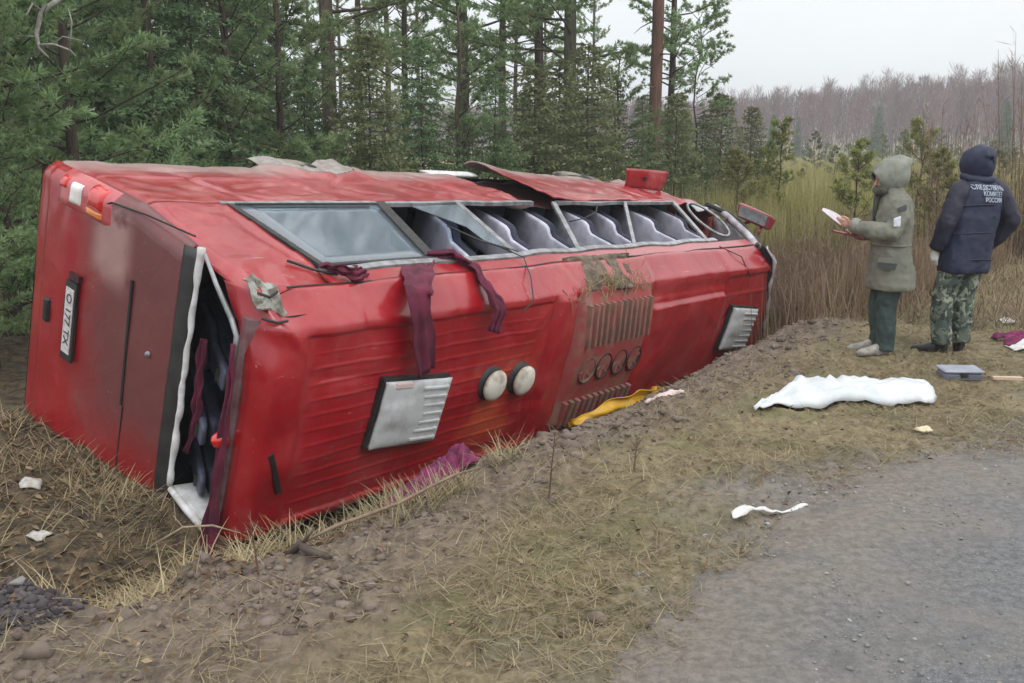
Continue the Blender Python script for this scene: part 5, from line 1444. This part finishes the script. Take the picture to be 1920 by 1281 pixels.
# ---- far wood on the rising ground: bare birches and a few spruces
def make_birch(H, rng, nt, r0=.085):
    mb = MB(); tp = trunk_pts(H, r0, rng, .05); limbs(mb, tp, r0, .012, 5)
    z = H * (.32 + .68 * rng.random(nt) ** .8); az = rng.random(nt) * 6.28; rad = np.abs(rng.normal(0, .55, nt)) * (1.15 - z / H) ** .5 * 1.3
    P = np.stack([np.cos(az) * rad, np.sin(az) * rad, z], 1); D = np.stack([np.cos(az) * .35, np.sin(az) * .35, np.full(nt, 1.)], 1) + rng.normal(0, .3, (nt, 3))
    return mb, diamonds(P, D, rng.uniform(.5, 1.3, nt), rng.uniform(.012, .035, nt), rng), np.clip(rng.normal(.5, .25, nt), 0, 1)
proto('birchA', make_birch(10, rg, 420), BARK_B, TWIG); proto('birchB', make_birch(11, rg, 420, .075), M('dark_grey_trunk_bark', (.20, .16, .155), (.12, .095, .09), 4, .9), TWIG)
proto('farspruce', make_spruce(9.5, .5, 1.7, 90, rg, .12, .38, .06, .35, .3), BARK_G, SPRUCE)
GF = 'birches of the far wood'
rg3 = random.Random(11)
def far_h(px): return float(np.interp(px, [900, 1200, 1340, 1500, 1700, 1900, 2200], [.60, .62, .66, .75, .86, .95, 1.0]))
for k in range(230):
    px = 1120 + 1000 * rg3.random(); d = 105 + 45 * rg3.random() ** .8
    T('birch_tree', 'birchA' if rg3.random() < .4 else 'birchB', px, d, far_h(px) * rg3.uniform(.82, 1.12) * d / 125, 'one of the bare birches standing close together in the far wood', GF, sink=.1, sxy=rg3.uniform(.8, 1.3))
for k in range(9):
    px = 1330 + 650 * rg3.random(); d = 100 + 45 * rg3.random()
    T('spruce_tree', 'farspruce', px, d, far_h(px) * rg3.uniform(.55, .98), 'one of the dark spruces among the bare birches of the far wood', 'spruces of the far wood', sink=.1)
# behind them the wood reads as one mass
rng = np.random.default_rng(31)
N = 52000
px = 700 + 1500 * rng.random(N); d = 135 + 75 * rng.random(N); X = (px - 960) / 1771.7 * d; Y = d
hh = np.interp(px, [900, 1200, 1340, 1500, 1700, 1900, 2200], [.60, .62, .66, .75, .86, .95, 1.0]) * 10.0 * d / 140
zz = ground_z(X, Y) + hh * rng.random(N) ** .8 * (.9 + .12 * vnoise(X * .5, Y * .1, 3))
V = diamonds(np.stack([X, Y, zz], 1), np.stack([rng.normal(0, .25, N), rng.normal(0, .25, N), np.ones(N)], 1), rng.uniform(.9, 2.4, N), rng.uniform(.03, .085, N), rng)
o = link('far_wood', quad_mesh('far_wood', V, np.clip(rng.normal(.45, .22, N), 0, 1)), TWIG); tag(o, 'purple grey mass of bare trees on the far rise', kind='stuff')

# ---- meadow: young pines, bare saplings, dry stalks
GY_ = 'young pines scattered over the meadow'
for k in range(46):
    d = 22 + 68 * (k / 45) ** 1.2; px = 1260 + 680 * ((k * .618034) % 1)
    far = d > 45
    T('young_pine', 'youngB' if (k % 3 == 0 or far) else 'youngA', px, d, rg3.uniform(.6, 1.1) * (1.0 if far else .8), 'one of the young yellow green pines scattered over the meadow', GY_, leafm=None)
T('young_pine', 'youngA', 1585, 16.5, .95, 'young yellow green pine left of the raised papers and parka', 'near young pines', leafm=YOUNG)
T('young_pine', 'youngB', 1735, 15.5, .72, 'young pine between the two people', 'near young pines', leafm=YOUNG)
T('young_pine', 'youngA', 1700, 19, 1.1, 'broad young pine behind the parka wearer', 'near young pines', leafm=YOUNG)
T('young_pine', 'youngB', 1445, 19, .85, 'young pine above the wing mirror', 'near young pines', leafm=YOUNG)
T('young_pine', 'youngA', 1370, 17.5, .8, 'young pine behind the windscreen opening', 'near young pines', leafm=YOUNG)
def make_sapling(H, rng, ns, spread):
    mb = MB(); P, D, T_ = [], [], []
    for s in range(ns):
        a = rng.random() * 6.28; r = spread * rng.random(); lean = rng.normal(0, .10, 2); h = H * rng.uniform(.5, 1.05)
        b = np.array([math.cos(a) * r, math.sin(a) * r, -.1]); t_ = b + np.array([lean[0] * h, lean[1] * h, h + .1])
        mb.tube([Vector(b), Vector((b * .6 + t_ * .4) + rng.normal(0, .02, 3)), Vector(t_)], [.012, .008, .003], 4)
        m = 26; f = rng.uniform(.25, 1, m)[:, None]; P.append(b + (t_ - b) * f); D.append(np.array([0, 0, .9]) + rng.normal(0, .5, (m, 3))); T_.append(np.clip(rng.normal(.5, .25, m), 0, 1))
    P = np.concatenate(P); D = np.concatenate(D); n = len(P)
    return mb, diamonds(P, D, rng.uniform(.12, .38, n), rng.uniform(.003, .007, n), rng), np.concatenate(T_)
STEM = leaf_mat('brown_dry_stems', (.13, .085, .055), (.22, .150, .10), (.33, .25, .165), .9, 0)
STEMB = M('red_brown_sapling_bark', (.15, .085, .06), (.09, .055, .042), 8, .9)
proto('sapA', make_sapling(1.9, rg, 26, .75), STEMB, STEM); proto('sapB', make_sapling(3.6, rg, 16, .6), STEMB, STEM)
for k in range(20):
    px = 1478 + 215 * ((k * .618034) % 1); d = 11.3 + 6.5 * (k / 25)
    T('bare_shrub', 'sapA', px, d, rg3.uniform(.48, .66), 'one of the brown leafless shrubs crowded behind the front of the wreck', 'brown leafless shrubs', cat='shrub')
for k in range(10):
    px = 1730 + 60 * ((k * .618034) % 1) if k < 4 else 1870 + 110 * ((k * .618034) % 1); d = 13 + 5 * rg3.random()
    T('bare_sapling', 'sapB', px, d, rg3.uniform(.6, .95), 'one of the thin bare red brown saplings beside the person in navy', 'bare saplings on the right', cat='sapling')

def blades(name, X, Y, Hh, Wd, lean, mat, rng, tone=None, segs=3, z_off=-.02, curl=.5):
    n = len(X); Z = ground_z(X, Y) + z_off
    az = rng.random(n) * 6.283; dx, dy = np.cos(az), np.sin(az); sx, sy = -dy, dx
    rows = []
    for k in range(segs + 1):
        s = k / segs; out = Hh * lean * (s + curl * s * s); up = Hh * np.sqrt(np.maximum(.03, 1 - lean ** 2 * .9)) * s * (1 - .35 * lean * s)
        w = Wd * (1 - s) ** .6 * .5 + .0004
        c = np.stack([X + dx * out, Y + dy * out, Z + up], 1); sd = np.stack([sx, sy, np.zeros(n)], 1) * w[:, None]
        rows += [c - sd, c + sd]
    V = np.stack(rows, 1).reshape(-1, 3); m = 2 * (segs + 1); b = np.arange(n)[:, None] * m
    F = np.concatenate([np.stack([b[:, 0] + 2 * k, b[:, 0] + 2 * k + 1, b[:, 0] + 2 * k + 3, b[:, 0] + 2 * k + 2], 1) for k in range(segs)])
    me = raw_mesh(name, V, F); tn = np.clip(rng.normal(.5, .25, n), 0, 1) if tone is None else np.clip(tone, 0, 1)
    fattr(me, 'tone', np.repeat(tn, m)); return link(name, me, mat)
STRAW = leaf_mat('dry_straw_blades', (.14, .105, .055), (.25, .20, .115), (.38, .325, .20), .85, .15)
GREENISH = leaf_mat('olive_dying_grass', (.095, .095, .035), (.18, .165, .065), (.29, .25, .12), .85, .2)
BROWNST = leaf_mat('brown_dead_stalks', (.14, .098, .056), (.26, .195, .115), (.42, .345, .21), .9, .1)
rng = np.random.default_rng(77)
def scatter(n, l0, l1, n0, n1, fn, seed=1):
    L = l0 + (l1 - l0) * rng.random(n); Nn = n0 + (n1 - n0) * rng.random(n); X, Y = xy(L, Nn)
    k = rng.random(n) < fn(L, Nn, X, Y); return X[k], Y[k], L[k], Nn[k]
def patch(X, Y, sc, seed, lo, hi): return sstep(lo, hi, fbm(X * sc, Y * sc, seed, 4))
# verge grass, standing
X, Y, L, Nn = scatter(90000, .6, 10, -2.75, .6, lambda L, N, X, Y: patch(X, Y, 1.3, 201, .46, .62) * (.25 + .75 * sstep(-2.4, -1.9, N)) * sstep(-.9, -1.35, nroad(L, N) + .5 * (fbm(X * 2, Y * 2, 9) - .5)) * (1 - .55 * sstep(3.5, 5, L)))
o = blades('dry_grass', X, Y, rng.uniform(.02, .075, len(X)) * (1.2 - .4 * sstep(3, 6, L)), rng.uniform(.002, .0045, len(X)), rng.uniform(.5, .98, len(X)), GREENISH, rng, rng.normal(.5, .22, len(X)) + .25 * (fbm(X * 1.1, Y * 1.1, 301) - .5)); tag(o, 'tufts of dying olive grass on the verge', kind='stuff'); ng = len(X)
# flattened straw everywhere on the verge
X, Y, L, Nn = scatter(90000, .6, 11, -3.3, .8, lambda L, N, X, Y: (.10 + .90 * patch(X, Y, 1.7, 211, .38, .57)) * sstep(-.8, -1.5, nroad(L, N) + .7 * (fbm(X * 2, Y * 2, 9) - .5)) * (1 - .8 * sstep(-2.1, -2.6, N + np.interp(L, [2.6, 4.6], [0, .5]))))
o = blades('flattened_straw', X, Y, rng.uniform(.03, .13, len(X)), rng.uniform(.0015, .0042, len(X)), rng.uniform(.93, 1.0, len(X)), STRAW, rng, None, 3, .004, .1); tag(o, 'flattened dead straw lying over the verge', kind='stuff'); ng += len(X)
# tufts overhanging the bank edge and in the ditch
X, Y, L, Nn = scatter(30000, -1, 4.2, -4.2, -2.85, lambda L, N, X, Y: patch(X, Y, 2.4, 221, .55, .68) * np.where(L < 3.15, sstep(-4.2, -3.4, N) * .5, sstep(-3.9, -3.3, N)))
o = blades('bank_grass', X, Y, rng.uniform(.06, .22, len(X)), rng.uniform(.003, .006, len(X)), rng.uniform(.3, .9, len(X)), STRAW, rng); tag(o, 'dry grass tufts along the edge of the bank', kind='stuff'); ng += len(X)
X, Y, L, Nn = scatter(52000, -2, 3.1, -9, -3.3, lambda L, N, X, Y: .12 + .8 * patch(X, Y, 1.6, 231, .50, .62))
o = blades('ditch_grass', X, Y, rng.uniform(.06, .26, len(X)), rng.uniform(.003, .007, len(X)), rng.uniform(.5, .98, len(X)), BROWNST, rng, rng.normal(.55, .25, len(X))); tag(o, 'brown dead grass in the ditch behind the tail', kind='stuff'); ng += len(X)
# meadow: stalks beyond the wreck and people
X, Y, L, Nn = scatter(60000, 9.2, 19, -11, -2.4, lambda L, N, X, Y: sstep(9.0, 10.5, L + .5 * N + 1.6) * (.35 + .65 * patch(X, Y, .9, 241, .35, .6)))
o = blades('meadow_stalks', X, Y, rng.uniform(.30, .90, len(X)) * (.55 + .45 * sstep(-2.4, -3.6, Nn)), rng.uniform(.005, .011, len(X)), np.abs(rng.normal(0, .16, len(X))), BROWNST, rng, rng.normal(.5, .22, len(X)) + .5 * (fbm(X * .35, Y * .35, 9) - .5)); tag(o, 'brown dry stalks standing behind the front of the wreck', kind='stuff'); ng += len(X)
X, Y, L, Nn = scatter(26000, 9.3, 26, -3.2, .6, lambda L, N, X, Y: (.3 + .7 * patch(X, Y, .9, 251, .35, .6)) * sstep(.5, -1, N))
o = blades('straw_grass', X, Y, rng.uniform(.12, .42, len(X)), rng.uniform(.005, .010, len(X)), rng.uniform(.2, .8, len(X)), STRAW, rng); tag(o, 'pale straw coloured grass right of the people', kind='stuff'); ng += len(X)
n = 100000; d = 15 + 75 * rng.random(n) ** 1.3; px = 1180 + 900 * rng.random(n); X = (px - 960) / 1771.7 * d; Y = d
YG = leaf_mat('yellow_green_meadow_grass', (.20, .195, .07), (.34, .32, .12), (.48, .43, .20), .85, .2)
o = blades('meadow_grass', X, Y, rng.uniform(.5, 1.45, n), .008 + .00040 * d, np.abs(rng.normal(0, .25, n)), YG, rng, rng.normal(.5, .2, n) + .8 * (fbm(X * .12, Y * .12, 77) - .5), 2); tag(o, 'yellow green meadow grass towards the far wood', kind='stuff'); ng += n
print('blades', ng, 'trees', NTREE)
# tall stems standing singly
def stem(px_w, h, label, lean=(.02, .01)):
    x, y = px_w; z = float(ground_z(x, y)); mb = MB()
    mb.tube([(x, y, z - .03), (x + lean[0] * .5, y + lean[1] * .5, z + h * .5), (x + lean[0], y + lean[1], z + h)], [.005, .004, .0015], 5)
    for k in range(7):
        f = .45 + .5 * k / 6; a = k * 2.4; p = Vector((x + lean[0] * f, y + lean[1] * f, z + h * f)); mb.tube([p, p + Vector((math.cos(a) * .035, math.sin(a) * .035, .05))], [.0022, .0008], 4)
    tag(mb.build('dry_stem', STEMB, None), label, 'dry stem')
stem((.17, 4.22), .34, 'thin dry weed stem standing alone on the verge in front of the bank', (.03, 0))
stem((-1.02, 3.55), .22, 'thin dry weed stem on the bank below the tail corner', (-.03, .02))
stem((.62, 4.6), .16, 'short dry weed stem right of the tall lone one', (.02, .03))

# ---- clods, grit, dead leaves
def lumps(name, X, Y, S, mat, rng, zo=0.0, flat=.7, nrm=True, zfun=ground_z):
    ico = [(0, 0, 1), (.894, 0, .447), (.276, .851, .447), (-.724, .526, .447), (-.724, -.526, .447), (.276, -.851, .447), (.724, .526, -.447), (-.276, .851, -.447), (-.894, 0, -.447), (-.276, -.851, -.447), (.724, -.526, -.447), (0, 0, -1)]
    fc = np.array([(0, 1, 2), (0, 2, 3), (0, 3, 4), (0, 4, 5), (0, 5, 1), (1, 6, 2), (2, 7, 3), (3, 8, 4), (4, 9, 5), (5, 10, 1), (6, 7, 2), (7, 8, 3), (8, 9, 4), (9, 10, 5), (10, 6, 1), (11, 7, 6), (11, 8, 7), (11, 9, 8), (11, 10, 9), (11, 6, 10)])
    I = np.array(ico); n = len(X); J = I[None] * (1 + rng.normal(0, .22, (n, 12, 1))) * np.stack([rng.uniform(.7, 1.3, n), rng.uniform(.7, 1.3, n), flat * rng.uniform(.6, 1.1, n)], 1)[:, None]
    a = rng.random(n) * 6.28; c, s = np.cos(a)[:, None], np.sin(a)[:, None]
    V = np.stack([J[..., 0] * c - J[..., 1] * s, J[..., 0] * s + J[..., 1] * c, J[..., 2]], 2) * S[:, None, None] + np.stack([X, Y, zfun(X, Y) + zo * S], 1)[:, None]
    F = (fc[None] + (np.arange(n) * 12)[:, None, None]).reshape(-1, 3)
    me = raw_mesh(name, V.reshape(-1, 3), F); fattr(me, 'tone', np.repeat(np.clip(rng.normal(.5, .25, n), 0, 1), 12)); return link(name, me, mat)
SOILM = leaf_mat('loose_soil', (.105, .080, .062), (.18, .145, .115), (.26, .218, .178), .95, 0)
GRITM = leaf_mat('grey_grit', (.10, .10, .095), (.19, .185, .18), (.31, .305, .295), .8, 0)
X, Y, L, Nn = scatter(24000, .4, 13, -4.2, -1.6, lambda L, N, X, Y: (.12 + .88 * patch(X, Y, 1.5, 261, .42, .62)) * soil_mask(L, N, fbm(X * .9, Y * .9, 51, 5)))
o = lumps('soil_clods', X, Y, rng.gamma(1.4, .0062, len(X)) + .003, SOILM, rng, .1); tag(o, 'loose clods of turned soil along the wreck', kind='stuff')
X, Y, L, Nn = scatter(420, 3.6, 11, -3.7, -2.3, lambda L, N, X, Y: .3 + .7 * patch(X, Y, 1.1, 271, .45, .6))
o = lumps('soil_lumps', X, Y, rng.gamma(2.0, .007, len(X)) + .008, SOILM, rng, .0, .5); tag(o, 'bigger lumps of turned soil on the bank', kind='stuff')
X, Y, L, Nn = scatter(34000, .3, 9, -1.9, 1.6, lambda L, N, X, Y: (.10 + .9 * patch(X, Y, 1.2, 281, .45, .62)) * sstep(8, 2.5, L) * sstep(-1.9, -1.2, nroad(L, N)))
o = lumps('grit', X, Y, rng.gamma(1.5, .0016, len(X)) + .001, GRITM, rng, .15, .8, True, lambda x, y: np.maximum(ground_z(x, y), .004 * sstep(-1.3, -1.0, nroad(*ln(x, y))) - .02 * sstep(-1.0, -1.6, nroad(*ln(x, y))))); tag(o, 'grit and small stones over the road edge', kind='stuff')
LEAF = leaf_mat('dead_leaves', (.07, .042, .022), (.16, .105, .055), (.36, .27, .16), .8, .15)
def leaves(name, X, Y, S, rng, zo=.01):
    n = len(X); nrm = unit(np.stack([rng.normal(0, .45, n), rng.normal(0, .45, n), np.ones(n)], 1)); a = unit(np.cross(nrm, rng.normal(size=(n, 3)))); b = np.cross(nrm, a)
    P = np.stack([X, Y, ground_z(X, Y) + zo], 1); S = S[:, None]
    V = np.stack([P - a * S, P + b * S * .5 + nrm * S * .25, P + a * S, P - b * S * .5 + nrm * S * .25], 1).reshape(-1, 3)
    return link(name, quad_mesh(name, V, np.clip(rng.normal(.45, .28, n), 0, 1)), LEAF)
X, Y, L, Nn = scatter(22000, -3, 3.15, -9.5, -3.1, lambda L, N, X, Y: .35 + .65 * patch(X, Y, 1.5, 291, .42, .6))
o = leaves('leaf_litter', X, Y, rng.uniform(.012, .035, len(X)), rng); tag(o, 'brown leaf litter in the ditch behind the tail', kind='stuff')
X, Y, L, Nn = scatter(6500, .6, 9, -3.2, .3, lambda L, N, X, Y: .5 + 0 * L)
o = leaves('fallen_leaves', X, Y, rng.uniform(.008, .022, len(X)), rng, .012); tag(o, 'scattered fallen leaves on the verge and road edge', kind='stuff')
DARKSOIL = leaf_mat('dark_wet_soil', (.030, .024, .026), (.060, .050, .054), (.10, .085, .088), .9, 0)
rr_ = .36 * np.sqrt(rng.random(6000)); aa_ = rng.random(6000) * 6.283; X, Y = xy(1.42 + rr_ * np.cos(aa_), -3.55 + rr_ * np.sin(aa_))
o = lumps('dark_clods', X, Y, rng.gamma(1.5, .0034, 6000) + .003, DARKSOIL, rng, .2, .9); tag(o, 'dark wet clods heaped at the lower left corner', kind='stuff')
STONE = M('pale_grey_stone', (.36, .34, .33), (.22, .21, .20), 12, .85, bump=.4)
for (x, y, s, lab) in ((.30, 3.02, .045, 'tan lump of earth on the road edge near the bottom'), (-1.92, 3.55, .03, 'pale stone on the dark mound at lower left, the upper one'), (-1.83, 3.25, .03, 'pale stone on the dark mound at lower left, the lower one'), (.19, 2.95, .03, 'grey stone lying just before the tan lump of earth')):
    o = lumps('stone', np.array([x]), np.array([y]), np.array([s]), STONE if 'tan' not in lab else MUD, np.random.default_rng(int(x * 100) + 500), .3)
    tag(o, lab, 'stone' if 'tan' not in lab else 'clod')

# ------------------------------------------------------------------ moist air
mb = MB(); mb.box((0, 290, 13.9), (1300, 760, 32.0))
t = NT('pale_moist_air'); t.t.nodes.remove(t.b)
pv = t.n('ShaderNodeVolumePrincipled'); pv.inputs['Color'].default_value = (.93, .96, 1, 1); pv.inputs['Density'].default_value = .0020; pv.inputs['Anisotropy'].default_value = .2
t.l(pv.outputs[0], t.t.nodes['Material Output'].inputs['Volume'])
hz = mb.build('haze', t.m); tag(hz, 'thin pale moist air over the whole place', kind='stuff')
